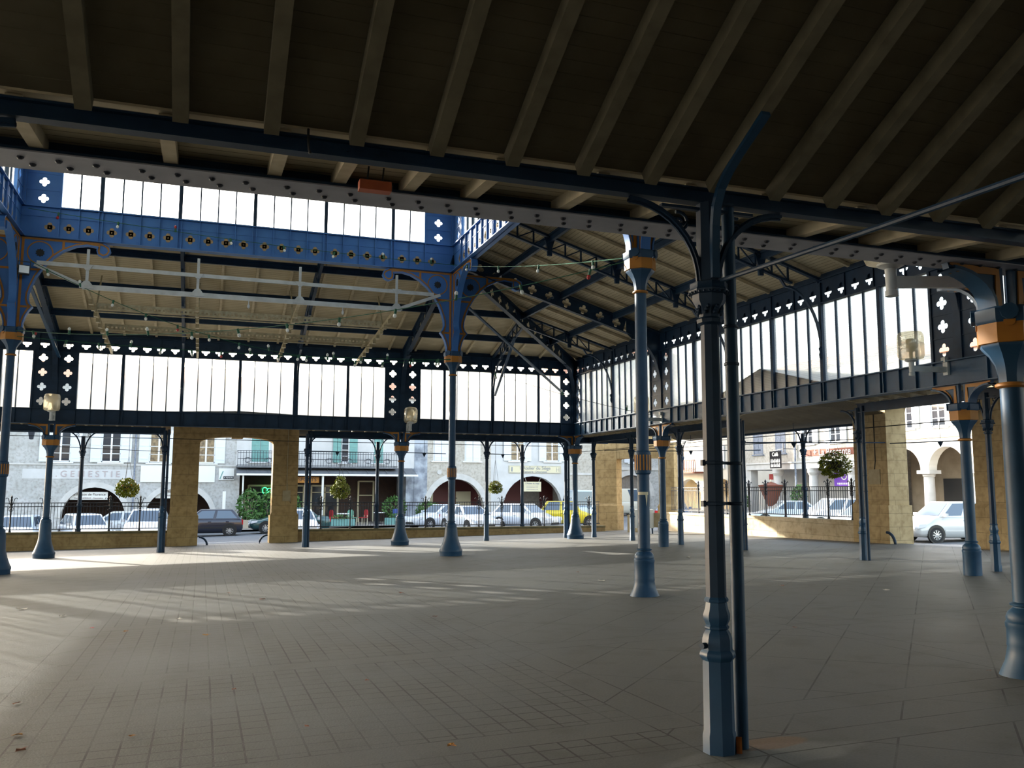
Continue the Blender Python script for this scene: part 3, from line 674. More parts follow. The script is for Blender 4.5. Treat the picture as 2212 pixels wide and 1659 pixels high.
# lantern walls
def lantern_side(side, base, a, b, label, glabel, deco=True):
    Mt = SIDE[side](base); g0, g1 = a + .92, b - .92
    m, e = glazed_bay(Mt, g0, g1, [2,4,4,4,4,2], ZL1, ZL2, M['clear_sheet'], label, .10, .036)
    gt = girder(Mt, a, b, ZL0, ZL1, e, 'lantern_girder', glabel, mt='lblue', groove=8.72, patt=m + [a+.70, b-.70])
    for c, bt in ((a, 1), (b, -1)):
        pilaster(Mt, c, .92, ZL1, ZL2, 3, '%s pierced blue pilaster of the lantern, on its %s wall' % (('left' if c == a else 'right') if side == 'far' else ('far' if (c == a) == (side == 'right') else 'near'), side), r=.125, both=bt, mt='lblue')
    mb = MB(); mb.M = Mt; mb.box(a-.1, -.06, ZL2, b+.1, .1, ZL3+.1); mb.build('head_beam', M['lblue'], gt, False)
lantern_side('far', YF, XL, XR, 'bright clerestory glazing on the far side of the lantern', 'bright blue lantern girder with painted ochre quatrefoils on the far side')
lantern_side('right', XR, -YF, -YN, 'clerestory glazing on the right side of the lantern', 'sunlit lantern girder on the right side, receding steeply')
lantern_side('left', XL, YN, YF, 'clerestory glazing on the left side of the lantern', 'blue lantern girder at the left edge, seen end on')
mb = MB(); mb.box(XL, YN-.012, ZL0, XR, YN+.012, ZL1); mb.box(XL, YN-.05, ZL2, XR, YN+.05, ZL3)
for k in range(25): mb.box(XL+k*.48, YN-.02, ZL1, XL+k*.48+.04, YN+.02, ZL2)
wn[0] += 1; t = thing('window_%d' % wn[0], 'near side of the lantern, hidden above the porch girder', None, kind='structure'); mb.build('window_frame', M['lblue'], t, False)
mb = MB(); mb.box(XL, YN+.02, ZL1, XR, YN+.026, ZL2); mb.build('glass_pane', M['clear_sheet'], t, False)

# ------------------------------------------------------------------ roofs
def slab(P, up=.06):                                     # thin solid from a quad
    n = len(P); Q = [(p[0], p[1], p[2]+up) for p in P]
    return MB().add(list(P) + Q, [tuple(range(n-1, -1, -1)), tuple(range(n, 2*n))] + [(i, (i+1) % n, n+(i+1) % n, n+i) for i in range(n)])
KR = .297
ZT = ZG3 + .02 + KR*(RX1-XR) + .13                       # underside of boards at the lantern line
zb = ZG3 + .15
struct('ceiling_far', slab([(RX0-.15, RY1+.15, zb-.04), (RX1+.15, RY1+.15, zb-.04), (XR, YF, ZT), (XL, YF, ZT)]), M['plankX'])
struct('ceiling_right', slab([(RX1+.15, RY1+.15, zb-.04), (RX1+.15, RY0-.15, zb-.04), (XR, YN, ZT), (XR, YF, ZT)]), M['plankY'])
struct('ceiling_near', slab([(RX1+.15, RY0-.15, zb-.04), (RX0-.15, RY0-.15, zb-.04), (XL, YN, ZT), (XR, YN, ZT)]), M['plankX'])
struct('ceiling_left', slab([(RX0-.15, RY0-.15, zb-.04), (RX0-.15, RY1+.15, zb-.04), (XL, YF, ZT), (XL, YN, ZT)]), M['plankY'])
mb = slab([(XL-.6, YN-.6, ZL3+.05), (XR+.6, YN-.6, ZL3+.05), (1.1, 19.2, ZL3+2)]); 
for P in ([(XR+.6, YN-.6, ZL3+.05), (XR+.6, YF+.6, ZL3+.05), (1.1, 19.2, ZL3+2)], [(XR+.6, YF+.6, ZL3+.05), (XL-.6, YF+.6, ZL3+.05), (1.1, 19.2, ZL3+2)], [(XL-.6, YF+.6, ZL3+.05), (XL-.6, YN-.6, ZL3+.05), (1.1, 19.2, ZL3+2)]):
    q = slab(P); mb.add(q.v, q.f)
struct('ceiling_lantern', mb, M['plankX'])
def roofz(d): return ZG3 + .02 + KR*d                    # purlin tops / truss tops at distance d inside the ring line
# purlins
ORD = ['lowest', 'middle', 'highest']
for i, d in enumerate((1.72, 3.55, 5.55)):
    z = roofz(d)+.02
    x0, x1 = RX0+d, RX1-d
    mb = MB(); mb.box(x0, -.045, -.03, x1, .045, .03); mb.box(x0, -.012, -.16, x1, .012, .03); mb.box(x0, -.045, -.19, x1, .045, -.15)
    o = mb.build('purlin', M['dblue'], None, False); o.location = (0, RY1-d, z-.02); tag(o, '%s dark blue purlin under the far roof slope' % ORD[i], 'purlin', 'roof purlins')
    mb = MB(); y0, y1 = RY0+d, RY1-d
    mb.box(-.045, y0, -.03, .045, y1, .03); mb.box(-.012, y0, -.16, .012, y1, .03); mb.box(-.045, y0, -.19, .045, y1, -.15)
    o = mb.build('purlin', M['dblue'], None, False); o.location = (RX1-d, 0, z-.02); tag(o, '%s dark blue purlin under the right roof slope' % ORD[i], 'purlin', 'roof purlins')
# battens under the boards
def batten(p, q, label, grp, k):
    o = MB().bar(p, q, .075, .08).build('rafter', M['rafter'], None, False); tag(o, label, 'rafter', grp); return o
for i in range(24):
    x = -10.9 + i*1.02
    top = min(RY1-YF, x-RX0 if x < XL else (RX1-x if x > XR else 99))
    if top < .6 or x < -7.2: continue
    batten((x, RY1-.05, roofz(.05)+.07), (x, RY1-top+.05, roofz(top-.05)+.07), 'pale batten under the boards of the far roof slope', 'battens of the far roof slope', i)
for i in range(25):
    y = 7.0 + i*1.02
    top = min(RX1-XR, RY1-y if y > YF else (y-RY0 if y < YN else 99))
    if top < .6 or y < 9: continue
    batten((RX1-.05, y, roofz(.05)+.07), (RX1-top+.05, y, roofz(top-.05)+.07), 'pale batten under the boards of the right roof slope', 'battens of the right roof slope', i)
# trusses: local x runs from the ring plate (0) up towards the lantern
def knee(mb, dep=.0):
    pts = [(.04 + 1.0*(1-math.cos(t*PI/20)), 4.95 + 1.52*math.sin(t*PI/20)) for t in range(11)]
    return pts
def lattice(loc, rz, L, label, d0=0, both=True):
    t = thing('lattice_truss', label, 'truss', loc, rz, 'roof trusses'); z = lambda x: roofz(x)
    MB().bar((.0, 0, z(0)-.03), (L, 0, z(L)-.03), .11, .06).build('top_chord', M['dblue'], t, False)
    MB().bar((.85, 0, z(.85)-.42), (L, 0, z(L)-.42), .09, .05).build('bottom_chord', M['dblue'], t, False)
    x = .95; k = 0
    nodes = [x + i*.46 for i in range(int((L-.95)/.46)+1)]
    for i, x in enumerate(nodes):
        MB().bar((x, 0, z(x)-.42), (x, 0, z(x)-.04), .03, .045, (1,0,0)).build('web_bar', M['dblue'], t, False)
        if i < len(nodes)-1:
            x2 = nodes[i+1]; up = x < L*.5
            MB().bar((x, 0, z(x)-.40), (x2, 0, z(x2)-.05), .03, .03).build('web_bar', M['dblue'], t, False) if up else MB().bar((x2, 0, z(x2)-.40), (x, 0, z(x)-.05), .03, .03).build('web_bar', M['dblue'], t, False)
    for d in (1.72, 3.55, 5.55):
        if d < L: MB().prism([(d-.16, z(d)-.06), (d+.16, z(d)-.06), (d+.07, z(d)-.34), (d+.06, z(d)-.56), (d-.06, z(d)-.56), (d-.07, z(d)-.34)], (0, -.035, 0), (1,0,0), (0,0,1), (0,.07,0)).build('purlin_cleat', M['dblue'], t, False)
    pts = knee(None)
    a = MB(); a.ribbon(pts + [(1.2, z(1.2)-.40)], (0, -.035, 0), (1,0,0), (0,0,1), (0,.07,0), .04)
    a.prism([(.02, 4.98)] + pts + [(.9, z(.9)-.44), (.02, z(0)-.05)], (0, -.01, 0), (1,0,0), (0,0,1), (0,.02,0)) if not both else None
    a.build('knee_bracket', M['dblue'], t)
    b = MB(); b.box(-.0, -.05, 4.2, .06, .05, z(0)-.1); b.lathe([(.005, 4.72), (.04, 4.78), (.05, 4.86), (.03, 4.92), (.055, 5.0), (.03, 5.05)], 10, (.06, 0)); b.tube([(.05 + .05*math.cos(i*.5), 0, 5.35 + .06*math.sin(i*.5)) for i in range(9)], .012, 6)
    b.build('wall_post', M['dblue'], t); return t
LL = RX1 - XR
for x, lb in ((-.82, 'lattice truss up the far slope, left of centre above the white lighting frame'), (3.1, 'lattice truss up the far slope, right of centre above the white lighting frame')):
    lattice((x, RY1, 0), -PI/2, LL, lb)
lattice((10.6, RY1, 0), -PI/2, 3.55, 'short lattice truss up the far slope near the corner')
for y, lb in ((21.25, 'lattice truss up the right slope, just left of the tall middle-right column'), (17.25, 'lattice truss up the right slope, crossing behind the nearest column')):
    lattice((RX1, y, 0), PI, LL, lb)
lattice((RX1, 28.85, 0), PI, 3.5, 'short lattice truss up the right slope near the corner')
def pierced_beam(loc, rz, L, label, k=KR):
    t = thing('pierced_principal', label, 'truss', loc, rz, 'principal rafters with quatrefoils')
    th = math.atan(k); ca = math.cos(th); z0 = ZG3+.02
    a = MB(); R = Matrix.Translation((0, 0, z0)) @ Matrix.Rotation(-th, 4, 'Y')
    a.M = R; ln = L/ca; n = int((ln-1.6)/.56); st = 1.3; w = (ln-st)/n
    for i in range(n): a.pierced(st+i*w, -.44, st+(i+1)*w, -.02, .15, -.012, .012)
    a.M = None; pts = knee(None)
    a.prism([(.02, z0-.02), (st*ca, z0-.02+st*ca*k), (st*ca+.0, z0-.46+st*ca*k)] + pts[::-1] + [(.02, 4.9)], (0, -.012, 0), (1,0,0), (0,0,1), (0,.024,0))
    a.build('pierced_web', M['dblue'], t, False)
    b = MB(); b.bar((0, 0, z0-.0), (L, 0, z0+L*k), .16, .03); b.bar((1.05, 0, z0-.45+1.05*k), (L, 0, z0-.45+L*k), .16, .025)
    b.ribbon(pts, (0, -.08, 0), (1,0,0), (0,0,1), (0,.16,0), .025)
    b.build('flange', M['dblue'], t, False); return t
pierced_beam((RX1, YF, 0), PI, LL, 'quatrefoil-pierced rafter from the lantern column across to the right wall')
pierced_beam((XL, RY1, 0), -PI/2, LL, 'quatrefoil-pierced rafter behind the left lantern column')
pierced_beam((XR, RY1, 0), -PI/2, LL, 'quatrefoil-pierced rafter behind the middle lantern column, running to the far wall')
pierced_beam((RX1, RY1, 0), -PI*.75, LL*math.sqrt(2), 'diagonal quatrefoil-pierced hip rafter running to the far corner', KR/math.sqrt(2))
pierced_beam((RX1, YN, 0), PI, LL, 'quatrefoil-pierced rafter high on the right behind the near girder')
# straight struts below the principals at the corner
for (a, b, lb) in (((XR+.55, YF+.55, 7.3), (13.3, 31.6, 5.3), 'long bare iron strut dropping diagonally into the far corner'), ((XR+3.1, YF+3.1, 6.85), (10.65, RY1-.12, 5.2), 'shorter iron strut dropping to the far glazing near the corner'),
                   ((XL+.12, YF+.7, 7.2), (XL+.12, RY1-.3, 5.9), 'flat iron strut dropping behind the left lantern column')):
    mb = MB(); mid = tuple((p+q)/2 for p, q in zip(a, b)); mb.bar(a, b, .09, .05)
    tag(mb.build('iron_strut', M['blue'], None, False), lb, 'strut')

M['dark_plankX'] = plank_mat('dark_boards_along_x', (.15, .125, .08), (.11, .09, .058), 1, .11); M['dark_plankY'] = plank_mat('dark_boards_along_y', (.15, .125, .08), (.11, .09, .058), 0, .11)  # darker brown version of the pale boards
# porch roofs ---------------------------------------------------------------
def porch(side, base, s0, s1, o, w, gates, skin, tagname, vis, pk=None):
    """side of the hall: inner shed to the valley at o, then a saddle roof out to w; gate bays keep a flat high ceiling"""
    Mt = SIDE[side](base); a = MB(); a.M = Mt; rd = (o+w)/2 - .05
    cuts = [s0] + [x for g in gates for x in g] + [s1]
    for i in range(0, len(cuts), 2):
        c0, c1 = cuts[i], cuts[i+1]
        for P in ([(c0, .0, ZV+.22), (c1, .0, ZV+.22), (c1, o, ZV+.11), (c0, o, ZV+.11)], [(c0, o, ZV+.11), (c1, o, ZV+.11), (c1, rd, ZRD), (c0, rd, ZRD)], [(c0, rd, ZRD), (c1, rd, ZRD), (c1, w+.45, ZE+.02), (c0, w+.45, ZE+.02)]):
            q = slab(P, .05); a.add(q.v, q.f)
    for g0, g1 in gates:
        pk = ZRD+.35 if pk is None else pk
        for P in ([(g0, .03, ZV+.46), ((g0+g1)/2, .03, pk), ((g0+g1)/2, w+.3, pk), (g0, w+.3, ZV+.46)], [((g0+g1)/2, .03, pk), (g1, .03, ZV+.46), (g1, w+.3, ZV+.46), ((g0+g1)/2, w+.3, pk)]):
            q = slab(P, .05); a.add(q.v, q.f)
    struct('ceiling_' + tagname, a, skin)
    for i in range(0, len(cuts), 2):
        c0, c1 = cuts[i], cuts[i+1]
        if vis:
            mb = MB(); mb.M = Mt; mb.box(c0, o-.05, ZV-.22, c1, o+.05, ZV-.20); mb.box(c0, o-.008, ZV-.22, c1, o+.008, ZV); mb.box(c0, o-.05, ZV-.02, c1, o+.05, ZV)
            ob = mb.build('valley_beam', M['dblue'], None, False); tag(ob, vis[0] % ['left', 'right'][min(1, i//2)] if '%' in vis[0] else vis[0], 'beam')
            mb = MB(); mb.M = Mt; mb.box(c0, w-.08, ZE-.06, c1, w+.08, ZE+.02); ob = mb.build('eaves_beam', M['dblue'], None, False); tag(ob, vis[1] % ['left', 'right'][min(1, i//2)], 'beam')
            x = c0 + .2
            while x < c1:
                if vis[4](x):
                    r = MB(); r.M = Mt; r.bar((x, .02, ZV+.16), (x, o, ZV+.05), .07, .10); r.bar((x, o, ZV+.05), (x, rd, ZRD-.06), .07, .10)
                    ob = r.build('rafter', M['rafter'], None, False); tag(ob, vis[2], 'rafter', vis[3])
                x += .49
GF = (-1.32, 3.64); GR = (-22.35, -17.38)
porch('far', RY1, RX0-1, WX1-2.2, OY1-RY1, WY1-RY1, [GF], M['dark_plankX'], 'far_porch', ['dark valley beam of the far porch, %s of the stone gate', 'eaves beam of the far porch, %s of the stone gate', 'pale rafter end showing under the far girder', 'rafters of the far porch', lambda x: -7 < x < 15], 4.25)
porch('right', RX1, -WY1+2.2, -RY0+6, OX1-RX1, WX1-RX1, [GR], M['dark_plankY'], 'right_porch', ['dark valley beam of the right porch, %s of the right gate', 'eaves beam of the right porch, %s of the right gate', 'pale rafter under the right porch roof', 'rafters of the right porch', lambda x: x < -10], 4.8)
porch('left', RX0, RY0-6, WY1, 1.05, 6.5, [], M['plankY'], 'left_porch', None)
# near porch: pale boards from the girder to the valley beam, then boards climbing towards the camera
struct('ceiling_near_porch', slab([(-13, RY0, 3.815), (15.2, RY0, 3.815), (15.2, OY0, 3.75), (-13, OY0, 3.75)]), M['plankX'])
KN = .49
mb = MB(); y = OY0; z = 3.765; pw = .082
while y > .9:                                           # lapped boards, each a step below the next
    y2 = y - pw; z2 = z + KN*pw
    mb.add([(-13, y, z), (15.2, y, z), (15.2, y2, z2), (-13, y2, z2), (-13, y2, z2+.012), (15.2, y2, z2+.012)], [(0,1,2,3), (3,2,5,4)]); y, z = y2, z2 + .004
zr = z
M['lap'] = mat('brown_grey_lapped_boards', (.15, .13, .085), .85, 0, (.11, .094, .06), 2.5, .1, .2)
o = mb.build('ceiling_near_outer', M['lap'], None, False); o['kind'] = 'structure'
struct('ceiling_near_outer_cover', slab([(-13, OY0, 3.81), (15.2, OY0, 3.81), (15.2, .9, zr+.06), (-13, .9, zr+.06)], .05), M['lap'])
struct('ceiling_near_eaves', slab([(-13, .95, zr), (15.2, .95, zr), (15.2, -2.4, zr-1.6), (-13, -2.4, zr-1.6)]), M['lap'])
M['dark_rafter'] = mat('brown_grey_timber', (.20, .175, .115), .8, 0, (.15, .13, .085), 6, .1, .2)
NTH = ['first', 'second', 'third', 'fourth', 'fifth', 'sixth', 'seventh', 'eighth', 'ninth', 'tenth', 'eleventh', 'twelfth', 'thirteenth', 'fourteenth', 'fifteenth', 'sixteenth']
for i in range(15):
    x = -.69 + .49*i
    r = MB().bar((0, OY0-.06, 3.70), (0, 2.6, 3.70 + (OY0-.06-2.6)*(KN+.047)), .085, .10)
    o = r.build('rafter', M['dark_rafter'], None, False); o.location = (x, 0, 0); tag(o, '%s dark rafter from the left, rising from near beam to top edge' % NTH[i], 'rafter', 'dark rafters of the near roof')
for i, x in enumerate((-1.05, -.28, .37, .80, 1.28, 1.74, 2.46, 3.13, 3.75, 4.60, 5.35, 6.0, 6.8)):
    r = MB().bar((0, RY0-.02, 3.77), (0, OY0+.05, 3.705), .085, .09)
    o = r.build('rafter', M['rafter'], None, False); o.location = (x, 0, 0); tag(o, '%s pale rafter from the left, between near beam and studded girder' % NTH[i], 'rafter', 'pale rafters of the near porch')
mb = MB(); mb.box(-13, OY0-.045, 3.595, 15.2, OY0+.045, 3.607); mb.box(-13, OY0-.006, 3.60, 15.2, OY0+.006, 3.70); mb.box(-13, OY0-.045, 3.688, 15.2, OY0+.045, 3.70)
o = mb.build('valley_beam', M['dblue'], None, False); tag(o, 'near dark blue rolled beam crossing the whole picture below the dark rafters', 'beam')
b = MB()
for x in (.73, .80, .92, .98): b.tube([(x, OY0-.006, 3.655), (x, OY0-.014, 3.655)], .012, 8)
b.build('bolt_heads', M['dblue'], o)
mb = MB(); mb.tube([(.50, OY0-.05, 3.735), (.50, OY0-.056, 3.66), (.505, OY0-.056, 3.61), (.515, OY0-.05, 3.585)], .008, 6); tag(mb.build('cable_tie', M['black']), 'black cable end looped over the near beam', 'cable')
mb = MB(); mb.tube([(3.24, 4.95, 3.035), (3.26, 3.5, 2.995), (3.26, 0.6, 2.93)], .016, 8); tag(mb.build('tie_rod', M['dblue']), 'thin iron tie rod running from the nearest column to the upper right edge', 'tie rod')
ob = slim_column(-1.62, OY0, 'slim column just out of view at the left, only its bracket tip showing', (E_, W_))
# orange box under the near porch
P = atY(809, 405, 5.55); t = thing('emergency_light', 'orange plastic emergency light hanging under the near porch boards', 'light', P)
MB().box(-.105, -.05, -.032, .105, .03, .032).build('housing', M['orange'], t, False)
mb = MB()
for x in (-.05, .05): mb.tube([(x, 0, .03), (x+.01, 0, .14)], .006, 6)
mb.tube([(.06, -.02, .035), (.09, -.03, .04), (.112, -.02, .02), (.11, -.01, -.02)], .006, 6); mb.build('hanger_wire', M['black'], t)
# ------------------------------------------------------------------ perimeter: low walls, railings, stone gates
def arch_wall(mb, x0, x1, z0f, z1, ops, y0, y1, z0=None):  # ops: (centre, half width, spring z, rise, sill z or None)
    z0 = z0f
    xs = x0
    for cx, hw, zs, rise, sill in sorted(ops):
        if cx-hw > xs: mb.box(xs, y0, z0, cx-hw, y1, z1)
        if sill is not None and sill > z0: mb.box(cx-hw, y0, z0, cx+hw, y1, sill)
        n = 14 if rise else 1
        P = [(cx - hw*math.cos(PI*i/n), zs + rise*math.sin(PI*i/n)) for i in range(n+1)] if rise else [(cx-hw, zs), (cx+hw, zs)]
        for i in range(len(P)-1):
            (a, b), (c, d) = P[i], P[i+1]
            mb.add([(a,y0,b),(c,y0,d),(c,y0,z1),(a,y0,z1),(a,y1,b),(c,y1,d),(c,y1,z1),(a,y1,z1)], [(0,1,2,3),(7,6,5,4),(0,4,5,1),(3,2,6,7)])
        xs = cx+hw
    if xs < x1: mb.box(xs, y0, z0, x1, y1, z1)
    return mb
def low_wall(name, a, b, za, zb_, ha, hb, th, mt, label):
    a, b = Vector((*a, 0)), Vector((*b, 0)); d = (b-a).normalized(); nn = Vector((-d.y, d.x, 0))*th/2
    mb = MB(); top = .09
    P = [a-nn, b-nn, b+nn, a+nn]; zl = [za, zb_, zb_, za]; zh = [ha-top, hb-top, hb-top, ha-top]
    mb.add([(p.x, p.y, z-.15) for p, z in zip(P, zl)] + [(p.x, p.y, z) for p, z in zip(P, zh)], [(3,2,1,0),(4,5,6,7),(0,1,5,4),(1,2,6,5),(2,3,7,6),(3,0,4,7)])
    o = struct(name, mb, mt, None, label)
    nn *= 1.12; P = [a-nn, b-nn, b+nn, a+nn]
    mb = MB(); mb.add([(p.x, p.y, z) for p, z in zip(P, zh)] + [(p.x, p.y, z+top) for p, z in zip(P, zh)], [(3,2,1,0),(4,5,6,7),(0,1,5,4),(1,2,6,5),(2,3,7,6),(3,0,4,7)])
    c = struct('coping', mb, M['coping'] if mt is M['lowwall'] else M['lowwall_y'], o); return o
low_wall('wall_far', (-14, WY1), (-1.2, WY1), -.95, -.8, -.15, -.15, .42, M['lowwall'], 'ochre low stone wall left of the far gate')
low_wall('wall_far_2', (3.8, WY1), (18.2, WY1), -.75, -.45, -.17, -.18, .42, M['lowwall'], 'ochre low stone wall right of the far gate')
low_wall('wall_right', (WX1, 36.3), (WX1, 23.6), -.42, -.12, .50, .57, .42, M['lowwall_y'], 'pale low stone wall on the right, sunlit at its far end')
low_wall('wall_right_2', (WX1, 18.0), (WX1, 4), .0, .2, .6, .7, .42, M['lowwall_y'], 'low stone wall beyond the right gate')
def railing(a, b, za, zb_, label, posts, skip=()):
    t = thing('iron_railing', label, 'railing', (a[0], a[1], za)); L = (Vector(b)-Vector(a)).length; d = (Vector(b)-Vector(a)) / L
    f = lambda s, z: (d.x*s, d.y*s, (zb_-za)*s/L + z)
    r = MB()
    for z, h in ((.10, .035), (.98, .03), (1.12, .03)): r.bar(f(0, z), f(L, z), .03, h)
    r.build('rail', M['black_iron'], t, False)
    b_ = MB(); s = .05
    while s < L: b_.bar(f(s, .10), f(s, 1.12), .016, .016); s += .115
    b_.build('bars', M['black_iron'], t, False)
    for s in posts:
        p = MB(); x, y, z = f(s, 0)
        p.lathe([(.05, z-.03), (.05, z+.05), (.03, z+.08), (.028, z+.85), (.045, z+.88), (.03, z+.92), (.05, z+1.05), (.03, z+1.2), (.045, z+1.24), (.03, z+1.27), (.03, z+1.31), (.045, z+1.34), (.005, z+1.42)], 8, (x, y))
        for sg in (-1, 1):
            p.tube([(x+d.x*sg*q, y+d.y*sg*q, z+w) for q, w in ((.02, 1.02), (.07, 1.10), (.085, 1.2), (.11, 1.29), (.17, 1.32), (.20, 1.27))], .014, 6)
            p.tube([(x+d.x*sg*q, y+d.y*sg*q, z+w) for q, w in ((.02, .80), (.07, .84), (.08, .92), (.04, .97))], .014, 6)
        p.build('post', M['black_iron'], t)
    return t
railing((-9.5, WY1), (-1.3, WY1), -.15, -.15, 'black iron railing on the low wall left of the far gate', [.25, 1.4, 2.58, 3.74, 6.06, 7.17])
railing((3.85, WY1), (18.0, WY1), -.17, -.18, 'black iron railing on the low wall right of the far gate', [1.0, 2.25, 5.6, 6.85, 8.1, 9.2, 11.3, 12.5, 13.6])
railing((WX1, 36.2), (WX1, 23.65), .50, .57, 'black iron railing on the right low wall', [2.4, 4.6, 6.2, 7.3, 8.5, 10.9, 12.1])
def gate(label, Mt, x0, x1, op0, op1, zf, zs, crown, zt, mt, key=True):
    t = thing('stone_gateway', label, 'gateway'); cx, hw = (op0+op1)/2, (op1-op0)/2
    D0, D1 = -.05, .75
    for nm, a, b in (('pier', x0, op0), ('pier', op1, x1)):
        mb = MB(); mb.M = Mt; mb.box(a, D0, zf-.2, b, D1, zt); mb.box(a-.06, D0-.09, zf-.2, b+.06, D1+.05, zf+1.15)
        mb.add([(a-.06, D0-.09, zf+1.15), (b+.06, D0-.09, zf+1.15), (b, D0, zf+1.28), (a, D0, zf+1.28)], [(0,1,2,3)])
        mb.build(nm, mt, t, False)
    mb = MB(); mb.M = Mt; n = 14
    P = [(cx - hw*math.cos(PI*i/n), zs + (crown-zs)*math.sin(PI*i/n)**.8) for i in range(n+1)]
    for (a, b), (c, d) in zip(P[:-1], P[1:]):
        mb.add([(a,D0+.02,b),(c,D0+.02,d),(c,D0+.02,zt),(a,D0+.02,zt),(a,D1,b),(c,D1,d),(c,D1,zt),(a,D1,zt)], [(0,1,2,3),(7,6,5,4),(0,4,5,1),(3,2,6,7)])
    if key: mb.box(cx-.22, D0-.03, crown-.06, cx+.22, D1, crown+.3)
    mb.build('arch', mt, t, False); return t
gate('ochre stone gateway with flat arch on the far side', MX(0, 37.9, 0), -1.2, 3.78, -.17, 2.75, -.72, 3.40, 3.68, 4.3, M['pier'])
gate('big pale stone gateway on the right, in front of the silver car', MX(20.55, 0, -PI/2), -23.75, -17.75, -22.25, -18.95, -.05, 4.05, 4.52, 5.1, M['pier_y'])
d45 = Matrix.Translation((19.0, 39.0, 0)) @ Matrix.Rotation(-PI/4, 4, 'Z')
gate('narrow ochre stone gateway at the far corner', d45, -.9, 3.1, .22, 2.35, -.42, 3.0, 3.05, 4.15, M['pier'], False)
# curved iron wheel guards at the gate feet
for (x, y, sg, lb) in ((-.05, 37.75, 1, 'curved iron wheel guard at the left foot of the far gate'), (2.62, 37.75, -1, 'curved iron wheel guard at the right foot of the far gate')):
    mb = MB(); z = fl(x, y); mb.tube([(x+sg*.32*math.sin(i*PI/12), y, z+.34*math.cos(i*PI/12)-.01) for i in range(7)], .04, 8); tag(mb.build('wheel_guard', M['dblue']), lb, 'wheel guard')
mb = MB(); z = fl(20.5, 22.1); mb.tube([(20.35, 22.25-.34*math.sin(i*PI/12), z+.36*math.cos(i*PI/12)-.01) for i in range(7)], .045, 8); tag(mb.build('wheel_guard', M['dblue']), 'curved iron wheel guard at the left foot of the right gate', 'wheel guard')
# electric box and conduit on the far gate, pipe beside the gate
P = atY(619, 1071, 37.82); t = thing('electric_box', 'small beige electric box on the right pier of the far gate', 'electric box', P)
MB().box(-.16, -.02, -.22, .16, .03, .22).build('box', M['electric'], t, False)
mb = MB(); mb.tube([(0, 0, .2), (0, 0, 3.2)], .018, 6); mb.tube([(.02, 0, .2), (.05, 0, .35), (.02, 0, .5)], .01, 5); mb.tube([(.1, -.02, -.2), (.16, -.02, -.3), (.17, -.02, -.1)], .012, 5); mb.build('conduit', M['electric'], t)
P = atX(1890, 1030, 20.50); t = thing('electric_box', 'pale electric box on the left pier of the right gate', 'electric box', P)
MB().box(-.03, -.25, -.24, .03, .25, .24).build('box', M['electric'], t, False)
mb = MB(); mb.tube([(0, 0, .24), (.0, -.05, .5), (0, -.05, 3.0)], .02, 6); mb.build('conduit', M['black'], t)
# electric cabinets behind the column at the corner
P = floor_at(1445, 1150); t = thing('electric_cabinet', 'white electric cabinet with open beige door by the corner gate', 'cabinet', (18.15, 34.3, fl(18.2, 34.3)), -.35)
MB().box(-.45, -.2, .25, .45, .2, 1.05).build('body', M['plain_white'], t, False); MB().bar((.45, -.2, .60), (.95, -.55, .60), .03, .62).build('door', M['electric'], t, False)
mb = MB()
for x in (-.4, .4): mb.box(x-.03, -.05, -.02, x+.03, .05, .25)
mb.build('leg', M['dblue'], t, False)
t = thing('electric_cabinet', 'low grey cabinet at the foot of the right corner pier', 'cabinet', (18.7, 36.3, fl(18.7, 36.3)), -.78)
MB().box(-.22, -.15, -.02, .22, .15, .78).build('body', M['electric'], t, False); MB().box(-.19, -.165, .05, .19, -.15, .72).build('door', M['electric'], t, False)

# ------------------------------------------------------------------ white lighting frame hung in the middle
t = thing('lighting_frame', 'white steel lighting frame with perforated trays hung under the far roof', 'lighting frame')
YR = 24.95; xs = (-3.1, -.35, 2.38, 5.17)
MB().bar((-4.3, YR, 7.40), (6.3, YR, 7.36), .05, .10).build('upper_bar', M['white'], t, False)
MB().bar((-3.2, YR, 6.84), (5.3, YR, 6.84), .06, .13).build('lower_bar', M['white'], t, False)
MB().bar((-3.15, YR, 6.86), (-4.35, YR, 7.35), .04, .09).build('end_tie', M['white'], t, False); MB().bar((5.25, YR, 6.86), (6.5, YR, 7.36), .04, .09).build('end_tie', M['white'], t, False)
for x in xs:
    h = MB(); h.bar((x, YR, 6.84), (x, YR, 7.86), .07, .05, (0,1,0))
    h.prism([(-.17, -.06), (.17, -.06), (.17, .0), (.06, .14), (-.06, .14), (-.17, .0)], (x, YR-.05, 6.86), (1,0,0), (0,0,1), (0,.02,0)); h.prism([(-.14, .04), (.14, .04), (.05, -.10), (-.05, -.10)], (x, YR-.05, 7.39), (1,0,0), (0,0,1), (0,.02,0))
    h.build('hanger', M['white'], t, False)
    b = MB(); b.bar((x, YR, 6.84), (x, RY1-.1, 6.16), .07, .10); b.bar((x+.02, 27.0, 6.55), (x+.02, 28.0, 7.85), .04, .04)
    for k in range(9): b.cbox((x, 26+k*.62, 6.72-(26+k*.62-YR)*.092+.02), (.10, .16, .12))
    b.build('long_member', M['cream_steel'], t, False)
for y, z in ((27.0, 6.63), (29.2, 6.42)):
    for i in range(3):
        a, b = xs[i]+.05, xs[i+1]-.05
        p = MB(); n = 22; w = (b-a)/n
        p.box(a, y-.02, z+.16, b, y+.10, z+.20); p.box(a, y-.02, z+.02, b, y, z+.06); p.box(a, y-.02, z+.12, b, y, z+.16)
        for k in range(n): p.box(a+k*w, y-.02, z+.06, a+k*w+w*.5, y, z+.12)
        p.bar((a, y-.12, z-.08), (b, y-.12, z-.08), .03, .03)
        p.build('perforated_tray', M['cream_steel'], t, False)
